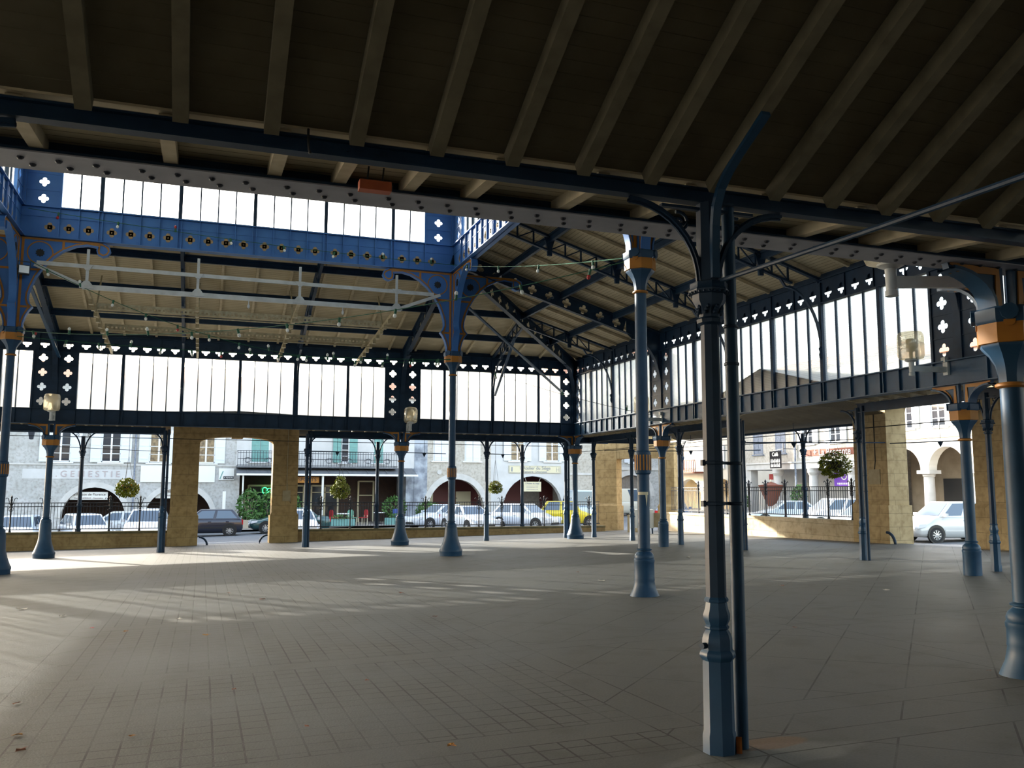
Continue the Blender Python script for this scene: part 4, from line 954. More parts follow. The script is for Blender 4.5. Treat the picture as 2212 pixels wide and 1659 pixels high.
for x in (1.0, 3.6): 
    mb = MB(); mb.lathe([(.012, 6.77), (.012, 6.68), (.035, 6.64), (.035, 6.58), (.01, 6.55)], 8, (x, YR-.05)); mb.build('small_spotlight', M['white'], t)

# ------------------------------------------------------------------ lamps with acrylic drums
def drum_lamp(loc, rz, label, arm_len, tilt=0.0, r=.25, h=.55, below=False):
    t = thing('drum_lamp', label, 'lamp', loc, rz, 'acrylic drum lamps'); t.rotation_euler = (tilt*.3, tilt, rz)
    k = -1 if below else 1
    a = MB(); a.lathe([(r*.42, .10), (r*.9, .12), (r, .18), (r, h), (r*.96, h+.06), (r*.85, h+.10), (.01, h+.11)], 20, (0, 0), 0, False)
    a.build('acrylic_drum', M['acrylic'], t)
    MB().lathe([(.02, .12), (.035, .13), (.035, .26), (.085, .27), (.09, .50), (.07, .52), (.005, .53)], 14).build('bulb', M['cream'], t)
    b = MB(); b.lathe([(r*.5, .115), (r*.5, .08), (.055, .05), (.05, -.16), (.06, -.17), (.06, -.22), (.005, -.225)], 14); 
    b.bar((.03, 0, -.08), (arm_len, 0, -.08), .06, .11); b.cbox((arm_len, 0, -.02), (.05, .14, .34)); b.cbox((arm_len-.02, .0, .12), (.10, .12, .10))
    b.build('wall_arm', M['white'], t); return t
drum_lamp((XL+.02, RY1-.42, 3.98), PI/2, 'glowing acrylic drum lamp on the left column of the far side', .40)
drum_lamp((XR+.22, RY1-.48, 3.92), PI/2, 'tilted acrylic drum lamp on the column right of centre, far side', .40, .22)
drum_lamp((RX1-.75, YF-.05, 3.92), 0, 'acrylic drum lamp on a bracket just left of the tall middle-right column', .72)
drum_lamp((RX1-.80, YN+.45, 4.10), -.15, 'big smoky acrylic drum lamp on a bracket at the right, over the silver car', .78)
drum_lamp((6.25, RY0+.62, 3.72), -.35, 'acrylic drum lamp half hidden above the studded girder at upper right', .80)
mb = MB(); mb.lathe([(.07, 4.0), (.16, 3.99), (.16, 3.86), (.05, 3.84)], 12, (6.68, RY0+.42)); mb.tube([(6.45, RY0+.38, 3.82), (6.62, RY0+.40, 3.86)], .05, 10); tag(mb.build('spotlight', M['black']), 'small dark spotlight next to the half hidden lamp at upper right', 'spotlight')
# floodlight on the left lantern column
P = atY(52, 582, YF-.35); t = thing('floodlight', 'white-faced floodlight strapped to the tall column at the left edge', 'floodlight', P, .25)
MB().box(-.13, -.0, -.12, .13, .12, .12).build('housing', M['black'], t, False); MB().box(-.115, -.012, -.09, .115, .002, .10).build('glass_front', M['light_glass'], t, False)
mb = MB(); mb.bar((-.14, .05, 0), (-.14, .05, .22), .02, .02); mb.bar((.14, .05, 0), (.14, .05, .22), .02, .02); mb.bar((-.14, .05, .22), (.14, .05, .22), .02, .02); mb.build('yoke', M['black'], t, False)

# ------------------------------------------------------------------ festoon strings
def festoon(a, b, sag, n, label, off=0.0, skip=(), m='green_cable', r=.009):
    a, b = Vector(a), Vector(b); t = thing('festoon_string', label, 'light string', a)
    f = lambda u: a + (b-a)*u - Vector((0, 0, sag*4*u*(1-u)))
    MB().tube([f(i/24) - a for i in range(25)], r, 5).build('cable', M[m], t)
    for i in range(n):
        if i in skip: continue
        p = f((i + .5 + off) / n) - a; up = rnd.random() < .22; k = -1 if up else 1; tx, ty = rnd.uniform(-.3, .3), rnd.uniform(-.3, .3)
        h = MB(); q = lambda z: (p.x + tx*z, p.y + ty*z, p.z - k*z)
        h.tube([q(-.02), q(.08)], .028, 8); h = h.build('bulb_socket', M['green_cable'], t)
        g = MB(); g.tube([q(.08), q(.10), q(.125), q(.15), q(.165)], [.02, .034, .038, .028, .004], 8); g.build('bulb', M['redbulb'] if rnd.random() < .15 else M['bulb'], h)
festoon((XL+.2, YF-.2, 8.85), (XR-.05, YF-.2, 8.35), .12, 8, 'green festoon cable strung along the bright blue lantern girder')
festoon((XR-.05, YF-.2, 8.35), (XR-.18, YN+.12, 5.62), .1, 4, 'green festoon cable from the lantern corner to the tall middle-right column')
festoon((XR-.2, YN+.1, 5.55), (XL+.12, YF-.25, 5.60), .55, 12, 'green festoon cable sagging diagonally across the hall below the white frame')
festoon((XL+.35, YF-.35, 7.42), (XR-.15, YF-.2, 5.45), .95, 14, 'green festoon cable drooping from the floodlight to the middle column cap')
festoon((XL+.15, YF-.2, 5.45), (XR-.15, YF-.3, 5.42), .14, 15, 'green festoon cable running level between the two far lantern column caps')
festoon((XR+.2, YF-.1, 5.42), (RX1-.2, YF-.1, 3.95), .15, 3, 'thin festoon cable from the middle column cap down to the bracket lamp', m='black', r=.007)
# thin level wires
def wire(a, b, r, label, m='black', hook=None):
    mb = MB(); mb.tube([a, b], r, 5); o = mb.build('wire', M[m]); tag(o, label, 'wire')
    if hook:
        h = MB(); p = Vector(a) + (Vector(b)-Vector(a))*hook; h.lathe([(.02, p.z+.02), (.09, p.z), (.06, p.z-.06), (.01, p.z-.16)], 8, (p.x, p.y)); h.tube([p, p+Vector((0, 0, .6))], .008, 5); h.build('pendant_boss', M['dblue'], o)
wire((-8, 33.7, 3.34), (15, 33.7, 3.32), .012, 'thin cable running level across the far openings just below the porch')
wire((XL-.3, 34.4, 3.02), (-1.5, 34.6, 2.9), .01, 'thin sloping cable right of the left lamp column')
wire((15.3, 37, 3.15), (15.3, 14, 3.1), .012, 'thin cable running level along the right porch')
wire((16.2, 34, 3.2), (20.5, 23.6, 3.25), .014, 'cable stretched across the right porch toward the gate')
for x0, x1, lb in ((3.64, 7.1, 'iron tie with pendant boss right of the far gate'), (7.3, 10.6, 'iron tie with pendant boss behind the tall middle column'), (10.8, 14.0, 'iron tie with pendant boss above the small hanging basket')):
    wire((x0, OY1, 2.95), (x1-.3, WY1-.2, 3.12), .018, lb, 'dblue', .45)
wire((OX1, 29.5, 2.98), (WX1-.1, 29.0, 3.1), .018, 'iron tie with pendant boss across the corner gate', 'dblue', .45)
wire((OX1, 22.4, 2.98), (WX1-.1, 22.3, 3.08), .018, 'iron tie with pendant boss over the right low wall', 'dblue', .35)
wire((20.6, 22.2, 3.05), (20.6, 18.95, 3.0), .018, 'iron tie with pendant boss spanning the right gate', 'dblue', .62)

# ------------------------------------------------------------------ hanging baskets
def leaf_cloud(c, rx, rz, n, size, seed, drop=.0):
    r = random.Random(seed); mb = MB()
    for i in range(n):
        u = r.random()*2*PI; w = r.uniform(-1, 1); q = (1-w*w)**.5; k = r.uniform(.72, 1.06)**1
        p = Vector((c[0] + rx*k*q*math.cos(u), c[1] + rx*k*q*math.sin(u), c[2] + rz*k*w - drop*r.random()*q))
        a = Vector((r.uniform(-1, 1), r.uniform(-1, 1), r.uniform(-1, 1))).normalized(); b = a.orthogonal().normalized(); s = size*r.uniform(.6, 1.3)
        mb.add([p - a*s, p + b*s*.5, p + a*s, p - b*s*.5], [(0,1,2,3)])
    return mb
def basket(px, py, Y, R, label, seed, X=None, top=0):
    P = atX(px, py, X) if X else atY(px, py, Y)
    t = thing('hanging_basket', label, 'hanging plant', P, 0, 'hanging flower baskets')
    leaf_cloud((0, 0, 0), R, R*.85, 900, R*.14, seed, .1).build('foliage', M['leaf'], t, False)
    if top: leaf_cloud((0, 0, R*.9), R*.55, R*.55, 160, R*.13, seed+3).build('upright_shoots', M['leaf'], t, False)
    leaf_cloud((0, 0, .05*R), R*1.02, R*.8, 26, R*.09, seed+1).build('flowers', M['flower'], t, False)
    b = MB(); b.lathe([(.02, -R*.5), (R*.4, -R*.3), (R*.55, R*.1), (R*.55, R*.2), (.02, R*.15)], 10); b.build('pot', M['black'], t)
    w = MB()
    for k in range(3): w.tube([(R*.5*math.cos(k*2.1), R*.5*math.sin(k*2.1), R*.2), (0, 0, 1.25)], .006, 4)
    w.tube([(0, 0, 1.25), (0, 0, ZE-P.z)], .008, 4); w.build('hanger', M['black'], t)
basket(275, 1053, WY1-.35, .43, 'bushy green hanging basket left of the far gate', 11)
basket(735, 1058, WY1-.35, .42, 'sunlit yellow-green hanging basket right of the far gate', 22, None, 1)
basket(1070, 1052, WY1-.35, .33, 'small hanging basket beside the slim column near the cream shop sign', 33)
basket(1803, 1003, 0, .53, 'spreading hanging basket with dark pot over the right low wall', 44, WX1-.3)

# ------------------------------------------------------------------ leaves and litter on the floor
def litter(px, py, m, sz, label, name='fallen_leaf', cat='leaf', grp='fallen leaves on the hall floor', seed=0):
    P = floor_at(px, py); r = random.Random(seed or int(px)); mb = MB(); n = 9; pts = []
    for i in range(n):
        a = 2*PI*i/n; k = sz*(.55 + .45*(i % 2)*r.uniform(.8, 1.2)); pts.append((k*math.cos(a)*1.2, k*math.sin(a)*.8, .006 + .35*sz*r.random()))
    mb.add([(0, 0, .012)] + pts, [(0, i+1, (i+1) % n + 1) for i in range(n)])
    o = mb.build(name, M[m], None, False); o.location = P; o.rotation_euler = (0, 0, r.random()*6); tag(o, label, cat, grp)
for px, py, m, sz, lb in ((38, 1590, 'autumn', .05, 'curled yellow-brown leaf near the left edge of the floor'), (44, 1622, 'autumn_red', .045, 'dark red-brown leaf at the lower left of the floor, below the yellow-brown one'), (287, 1592, 'autumn', .04, 'pale curled leaf on the tiles at lower left, right of the two by the edge'),
                          (975, 1614, 'autumn', .045, 'crumpled orange leaf near the bottom edge, left of the nearest column'), (446, 1373, 'autumn', .05, 'bright orange leaf on the tiles left of centre'), (506, 1491, 'autumn_red', .035, 'small brown leaf on the tiles left of centre, below the orange one'),
                          (566, 1296, 'autumn_red', .07, 'dark red leaf where the tiles are sunlit'), (494, 1282, 'autumn_red', .05, 'small dark leaf in the soft light left of the red one'), (35, 1522, 'autumn_red', .04, 'thin brown leaf at the left edge above the yellow-brown one'), (663, 1571, 'autumn_red', .03, 'faint brown leaf near the bottom, left of centre'),
                          (867, 1282, 'autumn_red', .06, 'red-brown leaf below the middle lantern column'), (938, 1333, 'autumn_red', .045, 'red-brown leaf at the paving corner in mid floor'), (793, 1471, 'autumn_red', .03, 'tiny red leaf on the tiles in the middle'), (1717, 1357, 'autumn_red', .045, 'small brown leaf on the slabs right of the nearest column'), (1690, 1266, 'autumn_red', .05, 'dark leaf on the slabs beyond the nearest column'), (2136, 1450, 'autumn_red', .03, 'dark leaf just left of the right-hand column foot'), (272, 1365, 'autumn', .035, 'little yellow leaf at the paving joint on the left'), (1248, 1237, 'autumn_red', .05, 'tiny red leaf left of the tall middle-right column')):
    litter(px, py, m, sz, lb)
for px, py, m, sz, lb in ((48, 1317, 'paper', .10, 'pale flat scrap at the left edge of the floor'), (134, 1332, 'paper', .07, 'yellowish crumpled scrap on the sunlit floor at left'), (387, 1338, 'paper', .05, 'white scrap on the tiles left of centre'), (198, 1358, 'pink', .04, 'pink wrapper on the floor at left'), (1300, 1255, 'paper', .09, 'yellow paper strip left of the tall middle-right column'), (1487, 1205, 'paper', .09, 'pale scrap just left of the nearest column'), (1915, 1276, 'paper', .06, 'round white scrap on the slabs at right')):
    litter(px, py, m, sz, lb, 'litter', 'litter', 'scraps of litter on the hall floor')
# ------------------------------------------------------------------ cars
def paint(name, c): 
    m, nt, b = new_mat(name); b.inputs['Base Color'].default_value = (*c, 1); b.inputs['Roughness'].default_value = .28; b.inputs['Coat Weight'].default_value = .6; b.inputs['Metallic'].default_value = .15; return m
PAINT = {k: paint('car_paint_' + k, c) for k, c in dict(white=(.66, .70, .76), paleblue=(.50, .60, .70), silver=(.55, .56, .56), navy=(.012, .014, .028), green=(.012, .06, .06), yellow=(.72, .56, .02), blue=(.06, .13, .30), cream=(.6, .58, .5)).items()}
def frustum(base, roof, z0, z1, bev):
    bm = bmesh.new(); v = [bm.verts.new((x, y, z0)) for x, y in base] + [bm.verts.new((x, y, z1)) for x, y in roof]
    n = len(base); bm.faces.new(v[:n][::-1]); bm.faces.new(v[n:])
    for i in range(n): bm.faces.new((v[i], v[(i+1) % n], v[n+(i+1) % n], v[n+i]))
    bmesh.ops.recalc_face_normals(bm, faces=bm.faces)
    bmesh.ops.bevel(bm, geom=list(bm.edges), offset=bev, segments=3, affect='EDGES', profile=.6)
    me = bpy.data.meshes.new('cabin'); bm.to_mesh(me); bm.free(); me.shade_smooth(); me.set_sharp_from_angle(angle=math.radians(50)); return me
KIND = {  # length, width, height, wheelbase, front axle from nose, cowl x from nose, roof front, roof rear, tail base, belt
    'hatch': (3.9, 1.66, 1.42, 2.45, .78, 1.05, 1.75, 3.35, 3.82, .92),
    'sedan': (4.4, 1.72, 1.40, 2.65, .85, 1.25, 2.0, 3.15, 3.75, .92),
    'tall':  (4.15, 1.74, 1.58, 2.6, .82, .95, 1.65, 3.7, 4.08, 1.0),
    'van':   (4.6, 1.85, 2.1, 2.9, .85, .55, 1.0, 4.5, 4.58, 1.1),
    'old':   (3.6, 1.48, 1.5, 2.4, .62, 1.1, 1.45, 3.1, 3.5, .95)}
def car(kind, pt, x, y, rz, label, hub='hub', z=None):
    L, W, H, wb, fa, cw, rf, rr, tb, bl = KIND[kind]; h = W/2
    z = street(x, y) if z is None else z
    t = thing('car', label, 'car', (x, y, z), rz, 'parked cars'); X = lambda q: L/2 - q      # local +x is forward
    st = [(0, .72, .42, .58), (.05, .84, .30, .64), (.22, .94, .22, .70), (.6, .985, .20, bl*.80), (cw*.8, 1, .19, bl*.93), (cw, 1, .19, bl), (L*.5, 1, .18, bl+.02), (tb-.5, 1, .19, bl+.03), (tb, .97, .20, bl+.02 if L-tb < .3 else bl), (L-.12, .93, .24, bl-.04), (L-.03, .86, .32, bl-.10), (L, .76, .42, bl-.18)]
    vs = []; fs = []; m = 13
    for q, k, zb, zt in st:
        w = h*k; d = zt-zb
        half = [(w*.80, zb), (w*.95, zb+.06), (w, zb+d*.30), (w*1.0, zb+d*.55), (w*.975, zb+d*.85), (w*.90, zt-.02), (w*.6, zt+.02)]
        ring = [(a, b) for a, b in half] + [(-a, b) for a, b in half[::-1]][:]
        ring = ring[:7] + [(0, zt+.035)] + ring[7:]
        m = len(ring); vs += [(X(q), a, b) for a, b in ring]
    for i in range(len(st)-1):
        for j in range(m): j2 = (j+1) % m; fs.append((i*m+j, i*m+j2, (i+1)*m+j2, (i+1)*m+j))
    fs += [tuple(range(m)), tuple(range((len(st)-1)*m, len(st)*m))[::-1]]
    MB().add(vs, fs).build('body', PAINT[pt], t, True, 60)
    bw, rw = h*.93, h*.70; x0, x1, a0, a1 = X(cw), X(tb), X(rf), X(rr)
    me = frustum([(x1, -bw), (x0, -bw), (x0, bw), (x1, bw)], [(a1, -rw), (a0, -rw), (a0, rw), (a1, rw)], bl-.05, H, .06); me.materials.append(PAINT[pt])
    place(me, 'roof', t)
    def pane(name, A, B, C, D, inset=.04, n=None):        # quad with an offset along its normal
        A, B, C, D = (Vector(p) for p in (A, B, C, D)); nn = (B-A).cross(D-A).normalized()
        if n is not None and nn.dot(Vector(n)) < 0: nn = -nn
        ce = (A+B+C+D)/4; P = [p + (ce-p).normalized()*inset + nn*.012 for p in (A, B, C, D)]
        MB().add(P + [p - nn*.02 for p in P], [(0,1,2,3), (7,6,5,4), (0,4,5,1), (1,5,6,2), (2,6,7,3), (3,7,4,0)]).build(name, M['car_glass'], t, False)
    zb, zr = bl+.02, H-.05; lp = lambda a, b, k: a + (b-a)*k; kb, kr = (zb-bl+.05)/(H-bl+.05), (zr-bl+.05)/(H-bl+.05)
    fx = lambda k: lp(x0, a0, k); rx = lambda k: lp(x1, a1, k); wy = lambda k: lp(bw, rw, k)
    pane('windscreen', (fx(kb), -wy(kb)+.05, zb), (fx(kb), wy(kb)-.05, zb), (fx(kr), wy(kr)-.04, zr), (fx(kr), -wy(kr)+.04, zr), .05, (1, 0, .5))
    pane('rear_window', (rx(kb), -wy(kb)+.05, zb), (rx(kb), wy(kb)-.05, zb), (rx(kr), wy(kr)-.04, zr), (rx(kr), -wy(kr)+.04, zr), .06, (-1, 0, .5))
    nwin = 1 if kind == 'van' else 2 if kind != 'tall' else 3
    for sg in (-1, 1):
        for i in range(nwin):
            if kind == 'van': k0, k1 = .02, .28
            else: k0, k1 = i/nwin + .02, (i+1)/nwin - .02
            f = lambda k, u: lp(fx(k)-.08, rx(k)+.08, u)
            pane('side_window', (f(kb, k0), sg*wy(kb), zb), (f(kb, k1), sg*wy(kb), zb), (f(kr, k1), sg*wy(kr), zr), (f(kr, k0), sg*wy(kr), zr), .035, (0, sg, .3))
        MB().cbox((fx(.05)-.22, sg*(h+.06), bl+.07), (.10, .17, .12)).build('mirror', PAINT[pt], t)
        hl = MB(); hl.prism([(0, 0), (.30, .06), (.34, .18), (.05, .16)], (X(.09), sg*(h*.88), .55), (-1, sg*.16*1, 0), (0, 0, 1), (.04, sg*.06, 0)); hl.cbox((X(.03), sg*h*.60, .60), (.07, h*.36, .14)); hl.build('headlight', M['light_glass'], t)
        MB().cbox((X(L-.04), sg*h*.74, bl-.18), (.10, h*.26, .26)).build('tail_light', M['tail'], t)
        MB().box(X(cw+.25), sg*(h-.012), .44, X(tb-.45), sg*(h+.012), .50).build('side_strip', PAINT[pt] if pt != 'navy' else M['black'], t)
        for xa in (X(cw+1.15), X(cw+2.05)):
            if kind not in ('van',) and xa > X(tb-.3): MB().cbox((xa, sg*(h*.985+.008), bl-.14), (.16, .03, .035)).build('door_handle', PAINT[pt], t)
        for xa in (X(fa), X(fa+wb)):
            mb = MB(); mb.tube([(xa, sg*(h-.10), .33), (xa, sg*(h+.004), .33)], .37, 22); mb.build('wheel_arch', M['black'], t)
            w = MB(); R = .305; w.M = Matrix.Translation((xa, sg*(h-.09), .305)) @ Matrix.Rotation(-sg*PI/2, 4, 'X')
            w.lathe([(.18, -.10), (R-.02, -.10), (R, -.07), (R, .07), (R-.02, .105), (.19, .105), (.19, .07), (.001, .07)], 22, (0, 0), 0, False); w = w.build('wheel', M['tyre'], t)
            c = MB(); c.M = Matrix.Translation((xa, sg*(h-.09), .305)) @ Matrix.Rotation(-sg*PI/2, 4, 'X')
            c.lathe([(.20, .075), (.205, .10), (.185, .10), (.175, .085)], 20, (0, 0), 0, False); c.lathe([(.05, .07), (.055, .105), (.001, .115)], 10, (0, 0), 0, False)
            for k in range(9): a = k*2*PI/9; c.bar((.04*math.cos(a), .04*math.sin(a), .095), (.19*math.cos(a), .19*math.sin(a), .09), .035, .02)
            c.build('hub_cap', M[hub], w)
    MB().box(X(.10), -h*.45, .30, X(-.01), h*.45, .42).build('grille', M['black'], t)
    MB().box(X(.02), -.26, .44, X(-.025), .26, .54).build('number_plate', M['plain_white'], t)
    MB().box(X(L-.02), -.26, .50, X(L+.022), .26, .60).build('number_plate', M['plain_white'], t)
    return t
def gx(px, Y): return Y * math.tan(YAW + math.atan((px-1106)/FPX))
CARS = [('hatch', 'paleblue', 54, 44.6, -PI/2, 'pale blue car parked nose-on at the far left, behind the railing'),
        ('hatch', 'white', 198, 44.8, -PI/2+.35, 'white hatchback parked nose-on under the left arch, behind the railing'),
        ('sedan', 'silver', 262, 50.5, PI, 'silver saloon with red tail light, behind the white hatchback on the left'),
        ('tall', 'white', 328, 45.4, -PI/2-.08, 'tall white car parked nose-on left of the far gate pier'),
        ('hatch', 'navy', 450, 50.0, PI, 'dark navy hatchback seen side-on through the far gate'),
        ('hatch', 'white', 652, 45.0, -PI/2, 'white car nose-on behind the slim column right of the far gate'),
        ('sedan', 'green', 632, 51.0, PI, 'dark green fastback half hidden by the right pier of the far gate'),
        ('sedan', 'white', 955, 50.5, PI+.35, 'white saloon nose to the left, behind the tall middle column'),
        ('sedan', 'white', 1015, 46.2, -PI/2+.2, 'white saloon parked nose-on right of the tall middle column'),
        ('hatch', 'white', 1137, 46.5, -PI/2+.62, 'white hatchback angled to the right in front of the upholsterer arch'),
        ('old', 'yellow', 1228, 47.6, -.35, 'bright yellow old car behind the corner column'),
        ('van', 'paleblue', 1250, 53.5, PI*.5-.2, 'pale blue van behind the yellow car'),
        ('van', 'cream', 1337, 62.0, .1, 'rear of a white van glimpsed through the corner gate'),
        ('sedan', 'blue', 1452, 46.5, .9, 'dark blue car behind the sunlit wall at the corner'),
        ('sedan', 'paleblue', 1695, 41.0, PI*.86, 'pale blue saloon behind the railing beside the hanging bottle sign'),
        ('tall', 'white', 1800, 36.0, PI*.93, 'white car with roof rail under the right hanging basket'),
        ('hatch', 'white', 1862, 30.6, PI*.98, 'white car bonnet next to the left pier of the right gate')]
for k, p, px, Y, rz, lb in CARS: car(k, p, gx(px, Y), Y, rz, lb)
a = math.atan2(.4, -2.5)
car('tall', 'silver', 28.2, 27.35, a, 'silver hatchback seen side-on through the right stone gate', z=-.47)
car('van', 'white', 34.2, 29.6, a+.05, 'white van behind the silver hatchback in the right gate', z=-.40)

# ------------------------------------------------------------------ houses
FAR = lambda Y: MX(0, Y, 0); RIGHT = lambda X: MX(X, 0, -PI/2)
class House:
    def __init__(s, F, s0, label, zb=-1.35, name='town_house'):
        s.F = F; p = F @ Vector((s0, 0, zb)); rz = F.to_euler().z
        s.t = thing(name, label, 'building', p, rz); s.I = (Matrix.Translation(p) @ Matrix.Rotation(rz, 4, 'Z')).inverted() @ F
    def mb(s): m = MB(); m.M = s.I; return m
    def win(s, c, z0, w, h, pane='pane_dark', shut=None, sw=.55, bars=(2, 4), frame='frame_white', sill=True, closed=False):
        f = s.mb(); e = .05
        f.box(c-w/2-.07, -.03, z0-.05, c-w/2, .02, z0+h+.07); f.box(c+w/2, -.03, z0-.05, c+w/2+.07, .02, z0+h+.07); f.box(c-w/2-.07, -.03, z0+h, c+w/2+.07, .02, z0+h+.07)
        if sill: f.box(c-w/2-.2, -.10, z0-.12, c+w/2+.2, .02, z0-.04)
        f.box(c-w/2, -.02, z0, c-w/2+e, .02, z0+h); f.box(c+w/2-e, -.02, z0, c+w/2, .02, z0+h); f.box(c-w/2, -.02, z0, c+w/2, .02, z0+e); f.box(c-w/2, -.02, z0+h-e, c+w/2, .02, z0+h)
        for i in range(1, bars[0]): x = c-w/2+w*i/bars[0]; f.box(x-.05, -.025, z0, x+.05, .02, z0+h)
        for i in range(1, bars[1]): z = z0+h*i/bars[1]; f.box(c-w/2, -.02, z-.018, c+w/2, .02, z+.018)
        fo = f.build('window', M[frame], s.t, False)
        g = s.mb(); g.box(c-w/2+.01, -.008, z0+.01, c+w/2-.01, .012, z0+h-.01); g.build('pane', M[pane], fo, False)
        if shut:
            for sg in (-1, 1):
                q = s.mb(); x0 = (c + sg*(w/2+.03)) if not closed else (c + sg*.015); x1 = x0 + sg*(sw if not closed else w/2-.02)
                q.box(x0, -.09, z0-.03, x1, -.045, z0+h+.03)
                for z in (z0+.18, z0+h*.5, z0+h-.2): q.box(x0+sg*.03, -.105, z, x1-sg*.03, -.09, z+.08)
                q.build('shutter', M[shut], s.t, False)
    def wall(s, s0, s1, z0, z1, ops, m, th=.5, name='wall'): arch_wall(s.b, s0, s1, z0, z1, ops, 0, th) if 0 else None; w = s.mb(); arch_wall(w, s0, s1, z0, z1, ops, 0, th); return w.build(name, M[m], s.t, False)
    def ring(s, c, hw, zs, rise, m='dressed', wd=.32):
        w = s.mb(); P = [(c-(hw+wd/2)*math.cos(PI*i/18), zs+(rise+wd/2)*math.sin(PI*i/18)) for i in range(19)]
        w.ribbon(P, (0, -.03, 0), (1,0,0), (0,0,1), (0,.04,0), wd); w.build('arch_stones', M[m], s.t, False)
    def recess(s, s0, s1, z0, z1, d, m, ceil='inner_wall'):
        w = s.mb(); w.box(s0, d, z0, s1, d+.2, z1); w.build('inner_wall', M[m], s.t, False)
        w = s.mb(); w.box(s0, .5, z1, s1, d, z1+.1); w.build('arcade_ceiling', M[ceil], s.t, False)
    def body(s, s0, s1, zt, depth, roof='tile'):
        w = s.mb(); w.box(s0, 4.0, -1.3, s1, depth, zt-.1); w.build('rear_block', M['render_beige'], s.t, False)
        w = s.mb(); w.add([(s0, -.35, zt), (s1, -.35, zt), (s1, depth*.5, zt+1.6), (s0, depth*.5, zt+1.6), (s1, depth, zt), (s0, depth, zt)], [(0,1,2,3), (3,2,4,5), (0,3,5), (1,4,2), (0,5,4,1)]); w.build('roof', M[roof], s.t, False)
    def box(s, name, m, *a): w = s.mb(); w.box(*a); return w.build(name, M[m], s.t, False)
def board(F, label, name, s0, s1, z0, z1, d, m, cat='sign'):
    p = F @ Vector(((s0+s1)/2, d, (z0+z1)/2)); rz = F.to_euler().z
    t = thing(name, label, cat, p, rz); MB().box(-(s1-s0)/2, 0, -(z1-z0)/2, (s1-s0)/2, .04, (z1-z0)/2).build('panel', M[m], t, False); return t
TR = (PI/2, 0, 0)
F = FAR(58)
# left house with white shutters and arcade
H = House(F, -22, 'long pale stone house with white shutters and arcade arches, far left')
H.wall(-22, 1.95, -1.4, 8.1, [(-13.2, 1.9, -.25, 1.75, None), (-6.1, 1.75, -.25, 1.79, None), (-1.35, 1.92, -.25, 1.75, None)], 'render_grey')
for c, hw, r in ((-13.2, 1.9, 1.75), (-6.1, 1.75, 1.79), (-1.35, 1.92, 1.75)): H.ring(c, hw, -.25, r)
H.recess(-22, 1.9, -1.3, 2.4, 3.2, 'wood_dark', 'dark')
for c in (-8.05, -5.3, -2.62, .12): H.win(c, 3.08, 1.05, 1.95, 'pane_warm' if c > -3 else 'pane_dark', 'shutter_white', .58)
H.body(-22, 1.95, 8.1, 10)
H.box('painted_band', 'render_white', -10.0, -.012, 2.05, -4.0, .01, 2.62)
o = text('L . G E N E S T I E', M['brown_letter'], H.t, H.I @ Vector((-6.7, -.03, 2.33)), .52, TR, 'painted_letters', .005)
H.box('string_course', 'dressed', -22, -.05, 2.86, 1.95, .02, 2.94)
w = H.mb(); w.tube([(-3.95, -.08, -1.2), (-3.95, -.08, 8)], .05, 8); w.build('drainpipe', M['shutter_old'], H.t)
t = board(F, 'blank white shop board over the right arch of the left house, behind the gate pier', 'sign_board', -3.6, .70, 1.87, 2.87, -.08, 'plain_white')
t = board(F, 'white shop sign in cursive across the left arch', 'sign_board', -7.45, -5.38, .80, 1.27, .25, 'plain_white')
text('La Maison de Florence', M['wood_dark'], t, (0, -.01, .08), .20, TR); text('Deco - CADEAUX - Decoration', M['maroon'], t, (0, -.01, -.14), .12, TR)
t = board(F, 'white sign with red lettering in the arch just left of the gate pier', 'sign_board', -2.7, -1.35, .88, 1.42, .25, 'plain_white'); text('CREP', M['maroon'], t, (.1, -.01, .12), .17, TR); text('Ador', M['maroon'], t, (.1, -.01, -.10), .15, TR)
t = board(F, 'small white for-sale board with pale blue drawing, left of the cafe balcony', 'sign_board', .93, 1.85, 2.02, 2.74, -.08, 'plain_white')
MB().box(-.18, -.01, -.31, .44, 0, -.13).build('dark_strip', M['black_iron'], t, False); text('A VENDRE', M['plain_white'], t, (.13, -.014, -.22), .12, TR)
MB().bar((-.38, -.005, -.3), (-.2, -.005, .2), .06, .01, (0,1,0)).build('blue_drawing', M['shutter_green'], t, False)
P = F @ Vector((1.25, -2.6, 0)); P.z = street(P.x, P.y); mb = MB(); mb.tube([(0, 0, 0), (0, 0, 2.35)], .10, 10); o = mb.build('post', M['plain_white']); o.location = P; tag(o, 'plain white round post on the pavement behind the navy car', 'post')
P = atY(68, 940, 56.8); t = thing('wall_lantern', 'small black wall lantern on the left house', 'lamp', P); MB().lathe([(.05, -.25), (.14, -.22), (.22, .15), (.05, .32)], 4, (0, 0), PI/4).build('cage', M['black_iron'], t); MB().bar((0, 0, .2), (0, 1.2, .3), .03, .03).build('arm', M['black_iron'], t)
